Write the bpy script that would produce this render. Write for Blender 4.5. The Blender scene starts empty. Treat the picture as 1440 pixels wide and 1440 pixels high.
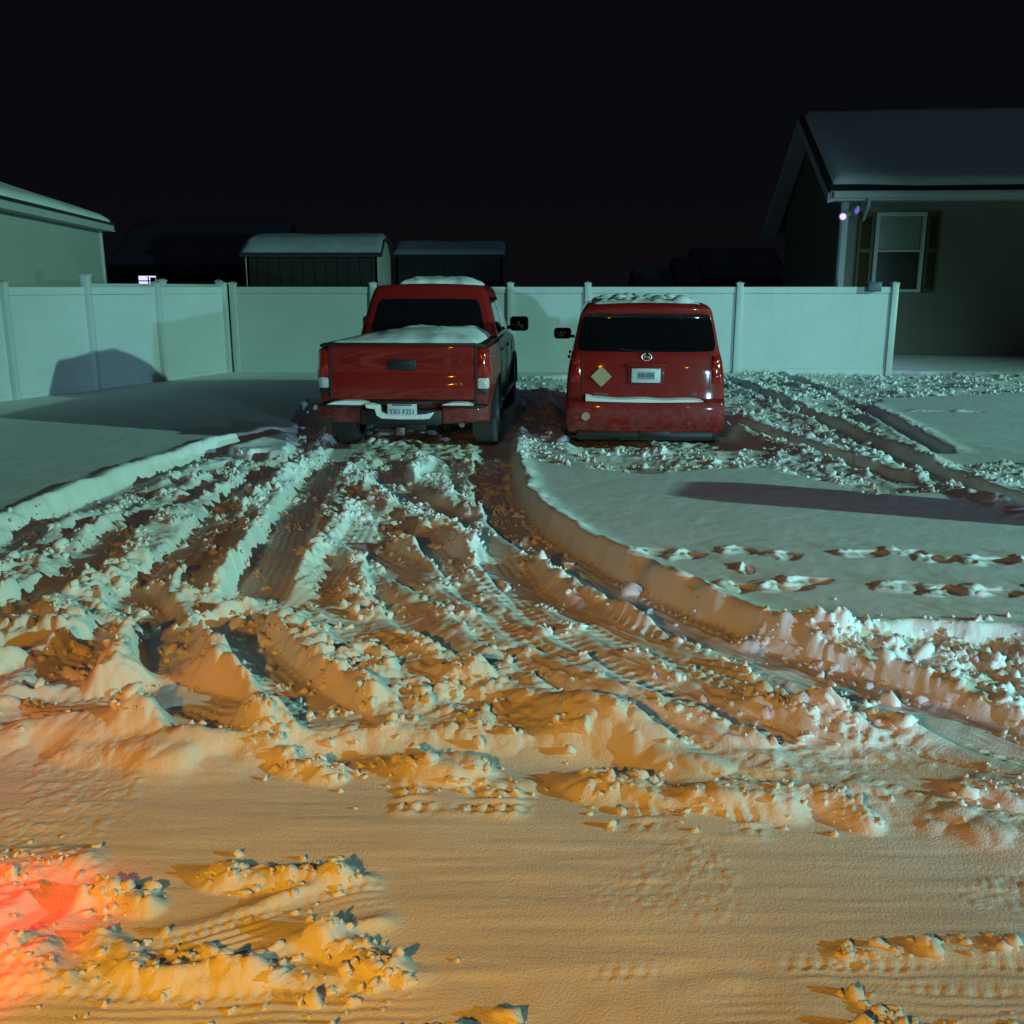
import bpy, bmesh, math, random
import numpy as np
from mathutils import Vector, Matrix, Euler
from mathutils.bvhtree import BVHTree
R = math.radians
random.seed(7)
rng = np.random.default_rng(11)
SC = bpy.context.scene
COL = SC.collection

# ------------------------------------------------------------------ camera
FPX, IMG, HOR, CAMH = 1350.0, 1440.0, 403.0, 1.65
PITCH = math.atan((IMG / 2 - HOR) / FPX)
cam = bpy.data.cameras.new("camera")
cam.sensor_width = 36.0
cam.lens = 36.0 * FPX / IMG
cam.clip_start = 0.05
cam.clip_end = 2000
camo = bpy.data.objects.new("camera", cam)
COL.objects.link(camo)
camo.location = (0, 0, CAMH)
camo.rotation_euler = (math.pi / 2 - PITCH, 0, 0)
SC.camera = camo
CP, SP = math.cos(PITCH), math.sin(PITCH)

# ------------------------------------------------------------------ world: night sky with a faint glow overhead
world = bpy.data.worlds.new("World")
SC.world = world
world.use_nodes = True
wn = world.node_tree
wn.nodes.clear()
wo = wn.nodes.new("ShaderNodeOutputWorld")
bg = wn.nodes.new("ShaderNodeBackground")
tc = wn.nodes.new("ShaderNodeTexCoord")
sx = wn.nodes.new("ShaderNodeSeparateXYZ")
cr = wn.nodes.new("ShaderNodeValToRGB")
wn.links.new(tc.outputs["Generated"], sx.inputs[0])
wn.links.new(sx.outputs["Z"], cr.inputs[0])
wn.links.new(cr.outputs[0], bg.inputs["Color"])
wn.links.new(bg.outputs[0], wo.inputs[0])
e = cr.color_ramp.elements
e[0].position, e[0].color = 0.0, (0.0040, 0.0038, 0.0048, 1)
e[1].position, e[1].color = 0.12, (0.0030, 0.0032, 0.0046, 1)
n_ = e.new(0.27); n_.color = (0.0026, 0.0031, 0.0046, 1)
n_ = e.new(0.45); n_.color = (0.009, 0.010, 0.012, 1)
n_ = e.new(1.0); n_.color = (0.010, 0.018, 0.030, 1)
bg.inputs["Strength"].default_value = 0.9

# ------------------------------------------------------------------ lamps of the street at night
def lamp(name, kind, loc, col, power, radius, target=None, size=60, blend=0.6):
    l = bpy.data.lights.new(name, kind)
    l.energy = power; l.color = col; l.shadow_soft_size = radius
    o = bpy.data.objects.new(name, l); COL.objects.link(o)
    o.location = loc
    if target is not None:
        o.rotation_euler = (Vector(target) - Vector(loc)).to_track_quat('-Z', 'Y').to_euler()
    if kind == 'SPOT':
        l.spot_size = R(size); l.spot_blend = blend
    return o
lamp("mercury_street_lamp", 'SPOT', (34, -6, 9.1), (0.41, 1.0, 0.79), 38500, 0.20, (34 - 20 * math.cos(R(30.5)), -6 + 20 * math.sin(R(30.5)), 9.1 - 20 * math.tan(R(19.5))), 40.5, 0.60)
lamp("driveway_lamp", 'SPOT', (10, -9, 1.2), (0.36, 0.80, 1.0), 7000, 0.12, (-0.2, 19, 0.3), 37, 0.5)
lamp("sodium_lamp", 'SPOT', (-1.9, -1.6, 2.4), (1.0, 0.385, 0.0), 800, 0.10, (-1.1, 1.2, -0.2), 86, 1.0)
lamp("amber_lamp", 'SPOT', (4.6, -5.0, 2.6), (1.0, 0.36, 0.0), 150, 0.12, (0.9, 2.8, -0.2), 56, 1.0)
lamp("tail_lamp_glow", 'SPOT', (-2.6, 1.7, 0.72), (1.0, 0.0, 0.03), 210, 0.04, (-1.84, 2.22, -0.17), 36, 0.5)
lamp("tail_lamp_spill", 'SPOT', (-3.3, 2.5, 0.9), (1.0, 0.10, 0.20), 24, 0.10, (-2.1, 3.5, -0.17), 52, 1.0)

SC.view_settings.view_transform = 'Standard'
SC.view_settings.look = 'None'
SC.view_settings.exposure = 0.0
SC.view_settings.gamma = 1.0
SC.cycles.use_denoising = True
SC.cycles.max_bounces = 6
SC.cycles.sample_clamp_indirect = 3.0

# ------------------------------------------------------------------ helpers
def at(px, py, z=0.0):
    """point at height z seen at a pixel of the 1440 picture"""
    cx = (px - 720) / FPX; cy = (py - 720) / FPX
    d = np.array([cx, CP - cy * SP, -SP - cy * CP])
    t = (z - CAMH) / d[2]
    return d[0] * t, d[1] * t
def atY(px, py, Y):
    cx = (px - 720) / FPX; cy = (py - 720) / FPX
    d = (cx, CP - cy * SP, -SP - cy * CP)
    t = Y / d[1]
    return d[0] * t, CAMH + d[2] * t

def tag(o, label=None, cat=None, group=None, kind=None):
    if label: o["label"] = label
    if cat: o["category"] = cat
    if group: o["group"] = group
    if kind: o["kind"] = kind
    return o
def empty(name, loc=(0, 0, 0), rz=0.0):
    o = bpy.data.objects.new(name, None); COL.objects.link(o)
    o.location = loc; o.rotation_euler = (0, 0, rz); o.empty_display_size = 0.2
    return o
def link(name, me, mat, parent=None, smooth=False):
    if mat: me.materials.append(mat)
    if smooth:
        me.polygons.foreach_set("use_smooth", [True] * len(me.polygons))
    o = bpy.data.objects.new(name, me); COL.objects.link(o)
    if parent: o.parent = parent
    return o
class MB:
    """collects simple shapes into one mesh"""
    def __init__(s): s.v = []; s.f = []
    def add(s, v, f):
        b = len(s.v); s.v += [tuple(p) for p in v]; s.f += [tuple(i + b for i in q) for q in f]; return s
    def box(s, c, d, bev=0.0, rot=None):
        hx, hy, hz = d[0] / 2, d[1] / 2, d[2] / 2
        bm = bmesh.new(); bmesh.ops.create_cube(bm, size=1.0)
        for v in bm.verts: v.co = Vector((v.co.x * d[0], v.co.y * d[1], v.co.z * d[2]))
        if bev > 0: bmesh.ops.bevel(bm, geom=bm.edges[:], offset=min(bev, hx * .9, hy * .9, hz * .9), segments=2, profile=0.5, affect='EDGES')
        M = Matrix.Translation(Vector(c)) @ (rot.to_matrix().to_4x4() if rot else Matrix.Identity(4))
        vs = [M @ v.co for v in bm.verts]
        for i, v in enumerate(bm.verts): v.index = i
        fs = [[v.index for v in f.verts] for f in bm.faces]
        bm.free(); return s.add(vs, fs)
    def cyl(s, a, b, r0, r1=None, n=16):
        r1 = r0 if r1 is None else r1
        a = Vector(a); b = Vector(b); q = (b - a).to_track_quat('Z', 'Y')
        v = []
        for p, r in ((a, r0), (b, r1)):
            for k in range(n):
                t = 2 * math.pi * k / n
                v.append(p + q @ Vector((r * math.cos(t), r * math.sin(t), 0)))
        f = [[k, (k + 1) % n, n + (k + 1) % n, n + k] for k in range(n)]
        f += [list(range(n))[::-1], list(range(n, 2 * n))]
        return s.add(v, f)
    def prism(s, pts, y0, y1, axis='y'):
        """pts in (a,b) ; extruded along axis"""
        n = len(pts); v = []
        for y in (y0, y1):
            for a, b in pts:
                v.append((a, y, b) if axis == 'y' else ((y, a, b) if axis == 'x' else (a, b, y)))
        f = [[k, (k + 1) % n, n + (k + 1) % n, n + k] for k in range(n)]
        f += [list(range(n))[::-1], list(range(n, 2 * n))]
        return s.add(v, f)
    def build(s, name, mat, parent=None, smooth=False):
        me = bpy.data.meshes.new(name); me.from_pydata(s.v, [], s.f); me.validate()
        bm = bmesh.new(); bm.from_mesh(me); bmesh.ops.recalc_face_normals(bm, faces=bm.faces[:]); bm.to_mesh(me); bm.free()
        o = link(name, me, mat, parent)
        if smooth:
            me.polygons.foreach_set("use_smooth", [True] * len(me.polygons))
            try: me.set_sharp_from_angle(angle=R(38))
            except Exception: pass
        return o

# ------------------------------------------------------------------ materials
def mat(name, col, rough=0.6, metal=0.0, var=0.0, vscale=3.0, bump=0.0, bscale=60.0, coat=0.0, spec=0.5, emit=None, estr=0.0, col2=None, trans=0.0, sub=0.0):
    m = bpy.data.materials.new(name); m.use_nodes = True
    nt = m.node_tree; b = nt.nodes["Principled BSDF"]
    b.inputs["Base Color"].default_value = (*col, 1)
    b.inputs["Roughness"].default_value = rough
    b.inputs["Metallic"].default_value = metal
    b.inputs["Specular IOR Level"].default_value = spec
    if coat: b.inputs["Coat Weight"].default_value = coat; b.inputs["Coat Roughness"].default_value = 0.06
    if trans: b.inputs["Transmission Weight"].default_value = trans
    if emit: b.inputs["Emission Color"].default_value = (*emit, 1); b.inputs["Emission Strength"].default_value = estr
    t = nt.nodes.new("ShaderNodeTexCoord")
    if var > 0 or col2:
        n = nt.nodes.new("ShaderNodeTexNoise"); n.inputs["Scale"].default_value = vscale; n.inputs["Detail"].default_value = 8
        n.inputs["Roughness"].default_value = 0.65
        nt.links.new(t.outputs["Object"], n.inputs["Vector"])
        r = nt.nodes.new("ShaderNodeValToRGB")
        c2 = col2 if col2 else tuple(c * (1 - var) for c in col)
        r.color_ramp.elements[0].position = 0.35; r.color_ramp.elements[0].color = (*c2, 1)
        r.color_ramp.elements[1].position = 0.65; r.color_ramp.elements[1].color = (*col, 1)
        nt.links.new(n.outputs["Fac"], r.inputs[0]); nt.links.new(r.outputs[0], b.inputs["Base Color"])
    if bump > 0:
        n2 = nt.nodes.new("ShaderNodeTexNoise"); n2.inputs["Scale"].default_value = bscale; n2.inputs["Detail"].default_value = 6
        nt.links.new(t.outputs["Object"], n2.inputs["Vector"])
        bp = nt.nodes.new("ShaderNodeBump"); bp.inputs["Strength"].default_value = bump; bp.inputs["Distance"].default_value = 0.01
        nt.links.new(n2.outputs["Fac"], bp.inputs["Height"]); nt.links.new(bp.outputs[0], b.inputs["Normal"])
    return m
M = {}
M['snow'] = mat('snow', (0.82, 0.83, 0.85), 0.75, var=0.09, vscale=2.3, bump=0.35, bscale=120, spec=0.25)
M['snowcap'] = mat('snow_cap', (0.80, 0.82, 0.84), 0.8, var=0.06, vscale=6, bump=0.6, bscale=60, spec=0.2)
M['vinyl'] = mat('white_vinyl', (0.55, 0.59, 0.60), 0.42, var=0.10, vscale=1.3, bump=0.08, bscale=20)
M['paint'] = mat('red_paint', (0.25, 0.009, 0.006), 0.5, vscale=2, coat=0.7, spec=0.15, col2=(0.23, 0.009, 0.007))
M['paint_dirty'] = mat('red_paint_dirty', (0.20, 0.010, 0.008), 0.55, coat=0.35, spec=.2, col2=(0.12, 0.016, 0.013), vscale=7)
M['black'] = mat('black_plastic', (0.018, 0.018, 0.019), 0.5, var=0.3, vscale=20, bump=0.1, bscale=200)
M['glass'] = mat('dark_glass', (0.006, 0.006, 0.007), 0.06, var=0.3, vscale=5, coat=0.6)
M['rubber'] = mat('rubber', (0.022, 0.021, 0.021), 0.8, col2=(0.06, 0.058, 0.058), vscale=25, bump=0.3, bscale=60)
M['alloy'] = mat('alloy', (0.42, 0.42, 0.43), 0.35, metal=0.8, var=0.3, vscale=15)
M['chrome'] = mat('chrome', (0.7, 0.7, 0.72), 0.16, metal=1.0, var=0.1)
M['lens_red'] = mat('red_lens', (0.40, 0.012, 0.008), 0.12, coat=1.0, var=0.35, vscale=40)
M['lens_clear'] = mat('clear_lens', (0.66, 0.64, 0.62), 0.15, coat=1.0, var=0.2, vscale=50)
M['lens_amber'] = mat('amber_lens', (0.75, 0.14, 0.01), 0.15, coat=1.0)
M['plate'] = mat('plate_white', (0.62, 0.66, 0.66), 0.4, var=0.12, vscale=30)
M['plate_ink'] = mat('plate_ink', (0.03, 0.05, 0.12), 0.5)
M['sticker'] = mat('sticker_tan', (0.44, 0.33, 0.20), 0.6, var=0.2, vscale=30)
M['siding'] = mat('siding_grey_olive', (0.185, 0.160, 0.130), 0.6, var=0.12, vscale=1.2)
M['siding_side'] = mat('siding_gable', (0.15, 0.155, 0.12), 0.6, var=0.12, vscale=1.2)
M['shutter'] = mat('olive_shutter', (0.060, 0.045, 0.010), 0.5, var=0.2, vscale=4)
M['snow_dimmed'] = mat('dimmed_shed_snow', (0.36, 0.37, 0.42), 0.85, var=0.25, vscale=2.5, bump=0.5, bscale=50)  # snow colour darkened so the shed roofs look dimly lit
M['trim'] = mat('white_trim', (0.50, 0.51, 0.50), 0.5, var=0.1, vscale=2)
M['shingle'] = mat('dark_shingle', (0.03, 0.03, 0.032), 0.9, var=0.4, vscale=14, bump=0.5, bscale=40)
M['blind'] = mat('window_blind', (0.22, 0.25, 0.20), 0.25, var=0.15, vscale=1.6, coat=0.4)
M['pane'] = mat('dark_pane', (0.045, 0.05, 0.04), 0.15, var=0.3, vscale=1.2, coat=0.4)
M['beige'] = mat('pale_siding', (0.42, 0.44, 0.40), 0.6, var=0.08, vscale=1.0)
M['shedwood'] = mat('dark_shed_boards', (0.012, 0.010, 0.009), 0.8, var=0.35, vscale=6)
M['shedend'] = mat('pale_shed_end', (0.36, 0.37, 0.34), 0.7, var=0.15, vscale=3)
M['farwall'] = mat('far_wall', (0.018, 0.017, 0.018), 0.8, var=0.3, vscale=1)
M['farsnow_dimmed'] = mat('dimmed_far_snow', (0.13, 0.14, 0.16), 0.8, var=0.3, vscale=0.7)  # distant roof snow with the weak light put into its dark colour
M['lit'] = mat('lit_window', (0.6, 0.6, 0.7), 0.4, emit=(0.62, 0.66, 1.0), estr=1.3)
M['led'] = mat('violet_white_led', (0.9, 0.85, 1.0), 0.3, emit=(0.50, 0.30, 1.0), estr=2.2)
M['led_dim'] = mat('violet_lens', (0.25, 0.18, 0.6), 0.3, emit=(0.20, 0.12, 0.75), estr=0.75)
M['bluebox'] = mat('blue_grey_box', (0.06, 0.10, 0.16), 0.5, var=0.2, vscale=8)
M['bin'] = mat('bin_green', (0.03, 0.06, 0.04), 0.5, var=0.2, vscale=5)
M['metal'] = mat('grey_metal', (0.22, 0.22, 0.23), 0.4, metal=0.6, var=0.3, vscale=12)

def salt(m, amt, zlo=.25, zhi=.95):
    '''dried road salt spattered over the lower bodywork'''
    nt = m.node_tree; b = nt.nodes["Principled BSDF"]
    src = b.inputs["Base Color"].links[0].from_socket
    t = nt.nodes.new("ShaderNodeTexCoord"); sp = nt.nodes.new("ShaderNodeSeparateXYZ"); nt.links.new(t.outputs["Object"], sp.inputs[0])
    mr = nt.nodes.new("ShaderNodeMapRange"); mr.inputs["From Min"].default_value = zhi; mr.inputs["From Max"].default_value = zlo
    nt.links.new(sp.outputs["Z"], mr.inputs["Value"])
    n = nt.nodes.new("ShaderNodeTexNoise"); n.inputs["Scale"].default_value = 14; n.inputs["Detail"].default_value = 10; n.inputs["Roughness"].default_value = .75
    nt.links.new(t.outputs["Object"], n.inputs["Vector"])
    r = nt.nodes.new("ShaderNodeMapRange"); r.inputs["From Min"].default_value = .42; r.inputs["From Max"].default_value = .72
    nt.links.new(n.outputs["Fac"], r.inputs["Value"])
    k = nt.nodes.new("ShaderNodeMath"); k.operation = 'MULTIPLY'; nt.links.new(mr.outputs[0], k.inputs[0]); nt.links.new(r.outputs[0], k.inputs[1])
    k2 = nt.nodes.new("ShaderNodeMath"); k2.operation = 'MULTIPLY'; k2.inputs[1].default_value = amt; nt.links.new(k.outputs[0], k2.inputs[0])
    mx = nt.nodes.new("ShaderNodeMix"); mx.data_type = 'RGBA'
    nt.links.new(k2.outputs[0], mx.inputs["Factor"]); nt.links.new(src, mx.inputs["A"]); mx.inputs["B"].default_value = (.20, .16, .15, 1)
    nt.links.new(mx.outputs["Result"], b.inputs["Base Color"])
    cm = nt.nodes.new("ShaderNodeMapRange"); cm.inputs["To Min"].default_value = b.inputs["Coat Weight"].default_value; cm.inputs["To Max"].default_value = .05
    nt.links.new(k2.outputs[0], cm.inputs["Value"]); nt.links.new(cm.outputs[0], b.inputs["Coat Weight"])
salt(M['paint'], .45); salt(M['paint_dirty'], .6)

# ------------------------------------------------------------------ noise
def _hash(ix, iy, seed):
    h = (ix.astype(np.int64) * 374761393 + iy.astype(np.int64) * 668265263 + seed * 982451653) & 0xFFFFFFFF
    h = ((h ^ (h >> 13)) * 1274126177) & 0xFFFFFFFF
    h = h ^ (h >> 16)
    h = (h * 2246822519) & 0xFFFFFFFF
    h = h ^ (h >> 15)
    return (h & 0xFFFFFF).astype(np.float64) / float(0x1000000)
def vnoise(x, y, s, seed=0):
    x = x / s; y = y / s
    ix = np.floor(x); iy = np.floor(y); fx = x - ix; fy = y - iy
    fx = fx * fx * (3 - 2 * fx); fy = fy * fy * (3 - 2 * fy)
    a = _hash(ix, iy, seed); b = _hash(ix + 1, iy, seed); c = _hash(ix, iy + 1, seed); d = _hash(ix + 1, iy + 1, seed)
    return (a + (b - a) * fx) * (1 - fy) + (c + (d - c) * fx) * fy
def fbm(x, y, s, seed=0, oct=4, gain=0.5):
    t = 0; a = 1; n = 0
    for k in range(oct):
        ca, sa = math.cos(k * 1.1 + .4), math.sin(k * 1.1 + .4)
        t = t + a * (vnoise(x * ca - y * sa, x * sa + y * ca, s, seed + k * 17) - .5); n += a; a *= gain; s *= .5
    return t / n * 2      # about -1..1
def lumps(x, y, s, seed=0, prob=0.8):
    """crumbled lumps of snow, height in units of s"""
    X = x / s; Y = y / s
    ix = np.floor(X); iy = np.floor(Y)
    best = np.zeros_like(X)
    for dx in (-1, 0, 1):
        for dy in (-1, 0, 1):
            cx = ix + dx; cy = iy + dy
            r1 = _hash(cx, cy, seed); r2 = _hash(cx, cy, seed + 5); r3 = _hash(cx, cy, seed + 9); r4 = _hash(cx, cy, seed + 14)
            r = np.where(r4 < prob, 0.30 + 0.55 * r3 * r3, 0.0)
            ax = 0.75 + .5 * _hash(cx, cy, seed + 21)
            th = r4 * 9.0 + r1 * 5.0; ct, st = np.cos(th), np.sin(th)
            ux = (X - cx - r1); uy = (Y - cy - r2)
            p = (ux * ct + uy * st) * ax; q = (-ux * st + uy * ct) / ax
            # blocky, irregular: mix of a round and a box norm
            dd_ = .55 * np.sqrt(p * p + q * q) + .45 * np.maximum(np.abs(p), np.abs(q)) * 1.15
            k = np.clip(1 - (dd_ / np.maximum(r, 1e-6)) ** 2, 0, 1)
            h = r * k ** .8 * (.55 + .5 * r3) * (1 + .5 * (p * (r2 - .5) + q * (r1 - .5)) / np.maximum(r, .05))
            best = np.maximum(best, h)
    return best
def sstep(a, b, x):
    t = np.clip((x - a) / (b - a), 0, 1); return t * t * (3 - 2 * t)

# ------------------------------------------------------------------ snow ground (one sheet out to the horizon)
NC = 1150
u_in = np.linspace(-1, 1, NC)
u_out = 1 + np.cumsum(np.geomspace(0.01, 9.0, 22))
U = np.concatenate([-u_out[::-1], u_in, u_out])
ys = [1.45]
while ys[-1] < 23.5:
    y = ys[-1]
    ys.append(y + min(0.030, max(0.0058, 0.0052 * (y / 3.0) ** 1.12)))
near = np.array(ys)
back = 1.45 - np.cumsum(np.geomspace(0.03, 12, 18))[::-1]
far = near[-1] + np.cumsum(np.geomspace(0.05, 60, 34))
YR = np.concatenate([back, near, far])
YY = np.repeat(YR[:, None], len(U), 1)
hw = 1.9 + 0.66 * np.clip(YR, 1.45, 24)
XX = U[None, :] * hw[:, None]
shape = XX.shape
x = XX.ravel().copy(); y = YY.ravel().copy()
dense = (np.abs(np.repeat(U[None, :], len(YR), 0).ravel()) <= 1.0001) & (y > 1.44) & (y < 23.6)
DI = np.nonzero(dense)[0]
gx = x[DI]; gy = y[DI]

def poly_in(px, pts):
    """signed distance to a polygon given in picture points (inside > 0), in metres"""
    P = np.array([at(a, b) for a, b in pts])
    n = len(P)
    inside = np.zeros(len(px), bool); dmin = np.full(len(px), 1e9)
    wx = gx + 0.10 * fbm(gx, gy, .35, 91, 3); wy = gy + 0.10 * fbm(gx, gy, .35, 92, 3)
    for i in range(n):
        a = P[i]; b = P[(i + 1) % n]
        cond = ((a[1] > wy) != (b[1] > wy))
        with np.errstate(divide='ignore', invalid='ignore'):
            xi = (b[0] - a[0]) * (wy - a[1]) / (b[1] - a[1] + 1e-12) + a[0]
        inside ^= cond & (wx < xi)
        ab = b - a; t = np.clip(((wx - a[0]) * ab[0] + (wy - a[1]) * ab[1]) / (ab @ ab + 1e-12), 0, 1)
        dmin = np.minimum(dmin, (wx - a[0] - t * ab[0]) ** 2 + (wy - a[1] - t * ab[1]) ** 2)
    d = np.sqrt(dmin)
    return np.where(inside, d, -d)

DEPTH = 0.18
big = fbm(gx, gy, 2.6, 3, 3)
# undisturbed blanket
blanket = 0.012 * big + 0.004 * fbm(gx, gy, .5, 5, 3) + 0.0016 * fbm(gx, gy, .07, 6, 2)
z = blanket.copy()
# churned area : driveway fan behind the truck and everything down to the road
drive = [(430, 560), (395, 640), (290, 628), (170, 672), (40, 715), (-260, 830), (-900, 1100), (-900, 1700), (2300, 1700), (2300, 930), (1500, 885), (1300, 878),
         (1185, 882), (1070, 872), (960, 822), (860, 776), (765, 728), (735, 680), (722, 640), (716, 560)]
sd = poly_in(gx, drive)
carA = [(700, 560), (716, 640), (790, 652), (905, 664), (1060, 655), (1230, 694), (1330, 690), (1600, 735), (1600, 645), (1290, 655), (1240, 610), (1215, 585), (1240, 560),
        (1600, 545), (1600, 524), (1240, 522), (1010, 516), (740, 530)]
sc_ = poly_in(gx, carA)
D1 = sstep(-0.04, 0.07, sd)
D2 = sstep(-0.05, 0.12, sc_)
road = sstep(3.62, 3.42, gy + 0.10 * fbm(gx, gy * 3, 1.1, 31, 3) + 0.02 * gx)
wpx = gx + .045 * fbm(gx, gy, .16, 33, 3); wpy = gy + .045 * fbm(gx, gy, .16, 34, 3)
l1 = lumps(wpx, wpy, .27, 41, .45) * .27 * sstep(-.25, .25, fbm(gx, gy, 1.1, 35, 2))
l2 = lumps(wpx + .3, wpy, .135, 42, .55) * .135
l3 = lumps(wpx, wpy + .7, .068, 43, .65) * .068
l4 = lumps(gx, gy, .034, 44, .7) * .034
l5 = lumps(gx, gy, .019, 46, .7) * .019 * (gy < 6.5)
l4 = l4 + .8 * l5
crumb = .62 * np.maximum(np.maximum(l1 * .75, l2 * .85), l3) + .55 * l4 + 0.012 * fbm(gx, gy, .09, 45, 3)
patchy = sstep(-.35, .45, fbm(gx, gy, .8, 50, 4))
churn = -DEPTH + 0.065 + 0.065 * fbm(gx, gy, .75, 51, 4) + crumb * (0.15 + .85 * patchy)
z = z * (1 - D1) + churn * D1
churn2 = -0.045 + 0.10 * fbm(gx, gy, .9, 61, 5) + crumb * (.10 + .50 * sstep(-.2, .35, fbm(gx, gy, .55, 62, 3)))
z = z * (1 - D2) + np.minimum(churn2, .16) * D2
# road : packed, with fine streaks along its length
streak = 0.0035 * fbm(gx * .10, gy, .05, 71, 3) + 0.008 * fbm(gx * .22, gy, .30, 72, 3)
sparse = sstep(.62, .72, vnoise(gx, gy, .55, 73) * .6 + vnoise(gx * .3, gy, .2, 74) * .4)
packed = -DEPTH + 0.01 + streak + sparse * .16 * l4
z = z * (1 - road) + packed * road

arc = {}
def rut(pts, w=0.27, floor=-0.17, berm=0.07, side=0, tread=0.006, raw=False, bw=0.12, amt=1.0, lumpy=1.0, seed=1, grooves=False):
    """press a wheel track into the snow; side -1/+1 raises the berm only left/right of travel"""
    global z
    P = [np.array(p) if raw else np.array(at(*p, z=-0.08)) for p in pts]
    # smooth the line
    for _ in range(3):
        Q = [P[0]]
        for a, b in zip(P[:-1], P[1:]): Q += [a * .75 + b * .25, a * .25 + b * .75]
        Q.append(P[-1]); P = Q
    P = np.array(P)
    rr = w / 2 + bw * 3
    sel = np.nonzero((gx > P[:, 0].min() - rr) & (gx < P[:, 0].max() + rr) & (gy > P[:, 1].min() - rr) & (gy < P[:, 1].max() + rr))[0]
    if len(sel) == 0: return
    X = gx[sel]; Y = gy[sel]
    X = X + 0.020 * fbm(X, Y, .22, seed + 200, 3); Y2 = Y + 0.020 * fbm(X, Y, .22, seed + 210, 3)
    best = np.full(len(sel), 1e9); S = np.zeros(len(sel)); L = np.zeros(len(sel)); s0 = 0
    for a, b in zip(P[:-1], P[1:]):
        ab = b - a; ln = math.hypot(*ab)
        if ln < 1e-6: continue
        t = np.clip(((X - a[0]) * ab[0] + (Y2 - a[1]) * ab[1]) / ln ** 2, 0, 1)
        ex = X - a[0] - t * ab[0]; ey = Y2 - a[1] - t * ab[1]
        d2 = ex * ex + ey * ey
        m = d2 < best
        best[m] = d2[m]; S[m] = s0 + t[m] * ln
        L[m] = np.sign(ab[0] * ey - ab[1] * ex)[m] * np.sqrt(d2[m])
        s0 += ln
    d = np.sqrt(best); tot = s0
    fade = sstep(0, .35, S) * sstep(tot, tot - .35, S) if tot > 1.2 else sstep(0, .1, S) * sstep(tot, tot - .1, S)
    fade = np.maximum(fade, .0) * amt
    floor = floor * .74 if not raw and gy[sel].mean() > 3.4 and floor > -.5 else floor
    inn = sstep(w / 2 + .055, w / 2 - .03, d) * fade
    if grooves:
        msk = sstep(.25, .65, vnoise(X, Y, .3, seed + 240))
        tr = tread * .75 * msk * (np.cos(2 * math.pi * L / .034) * .7 + .8 * np.sign(np.sin(2 * math.pi * (S / .045 - L * 9))) * (L > w * .36))
    else: tr = tread * sstep(.2, .7, vnoise(X, Y, .22, seed + 240)) * (np.cos(2 * math.pi * L / .052) * .5 + np.sign(np.sin(2 * math.pi * (S / .062 + np.abs(L) * 6))) * .6 * (np.abs(L) > w * .22))
    fl = floor + tr + .006 * fbm(X, Y, .15, seed + 220, 2)
    zz = z[sel]
    # berm
    prof = np.exp(-((d - w / 2 - bw * .7) / bw) ** 2) * (d > w / 2 - .02) * fade
    if side: prof = prof * np.where(L * side > 0, 1.0, 0.12)
    amp = .6 * berm * (0.45 + 1.1 * vnoise(X, Y, .33, seed + 230)) + lumpy * .25 * (l2[sel] + .7 * l3[sel])
    zz = zz + prof * amp
    zz = zz * (1 - inn) + np.minimum(fl, zz + .03) * inn
    z[sel] = zz

# wheel tracks fanning out behind the pickup, in the order they were driven
rut([(560, 640), (535, 700), (500, 770), (450, 830), (330, 880), (150, 900), (-120, 930)], berm=.05, seed=2)
rut([(640, 640), (600, 690), (560, 730), (540, 790), (580, 860), (680, 920), (830, 970), (1000, 1020), (1200, 1060)], berm=.06, seed=3)
rut([(520, 650), (470, 710), (380, 800), (300, 850), (180, 880), (20, 960), (-200, 1010)], w=.25, berm=.06, seed=4)
rut([(345, 660), (250, 705), (165, 745), (80, 830), (-60, 900)], w=.24, berm=.09, side=0, floor=-.15, seed=5)
rut([(385, 655), (330, 700), (275, 760), (205, 830), (120, 930), (40, 1000)], w=.24, berm=.07, seed=6)
rut([(450, 655), (390, 700), (335, 745), (300, 800), (240, 860)], w=.22, berm=.06, floor=-.13, seed=7)
rut([(170, 820), (222, 868), (240, 915), (262, 990), (330, 1060)], w=.24, berm=.05, seed=8)
rut([(300, 850), (370, 930), (440, 985), (510, 1030)], w=.27, berm=.07, seed=9)
rut([(505, 760), (570, 800), (640, 842), (720, 900), (800, 950), (960, 1010), (1100, 1070)], w=.25, berm=.07, seed=10)
rut([(590, 745), (640, 800), (700, 852), (780, 905), (880, 950), (1010, 990)], w=.22, berm=.08, seed=11)
rut([(690, 770), (760, 850), (850, 905), (960, 955), (1090, 1010), (1240, 1060), (1460, 1110), (1700, 1160)], w=.30, berm=.07, seed=12)
rut([(780, 830), (860, 880), (980, 925), (1120, 965), (1280, 1020), (1440, 1065), (1700, 1120)], w=.24, berm=.06, floor=-.15, seed=13)
rut([(380, 1010), (250, 960), (100, 985), (-80, 1000)], w=.24, berm=.05, seed=14)
rut([(640, 635), (648, 665), (655, 700)], w=.22, berm=.06, floor=-.17, seed=15)
rut([(548, 660), (556, 690), (610, 716), (680, 742), (735, 790)], w=.30, berm=.08, side=0, floor=-.16, seed=16)
# outer left track with its clean outer bank
rut([(420, 610), (300, 640), (180, 684), (80, 728), (0, 772), (-160, 850), (-420, 960)], w=.26, berm=.075, side=0, floor=-.17, lumpy=.4, seed=17)
rut([(400, 640), (330, 655), (240, 684), (170, 716), (90, 760)], w=.14, berm=.05, floor=-.10, lumpy=.4, tread=0, seed=18)
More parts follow.
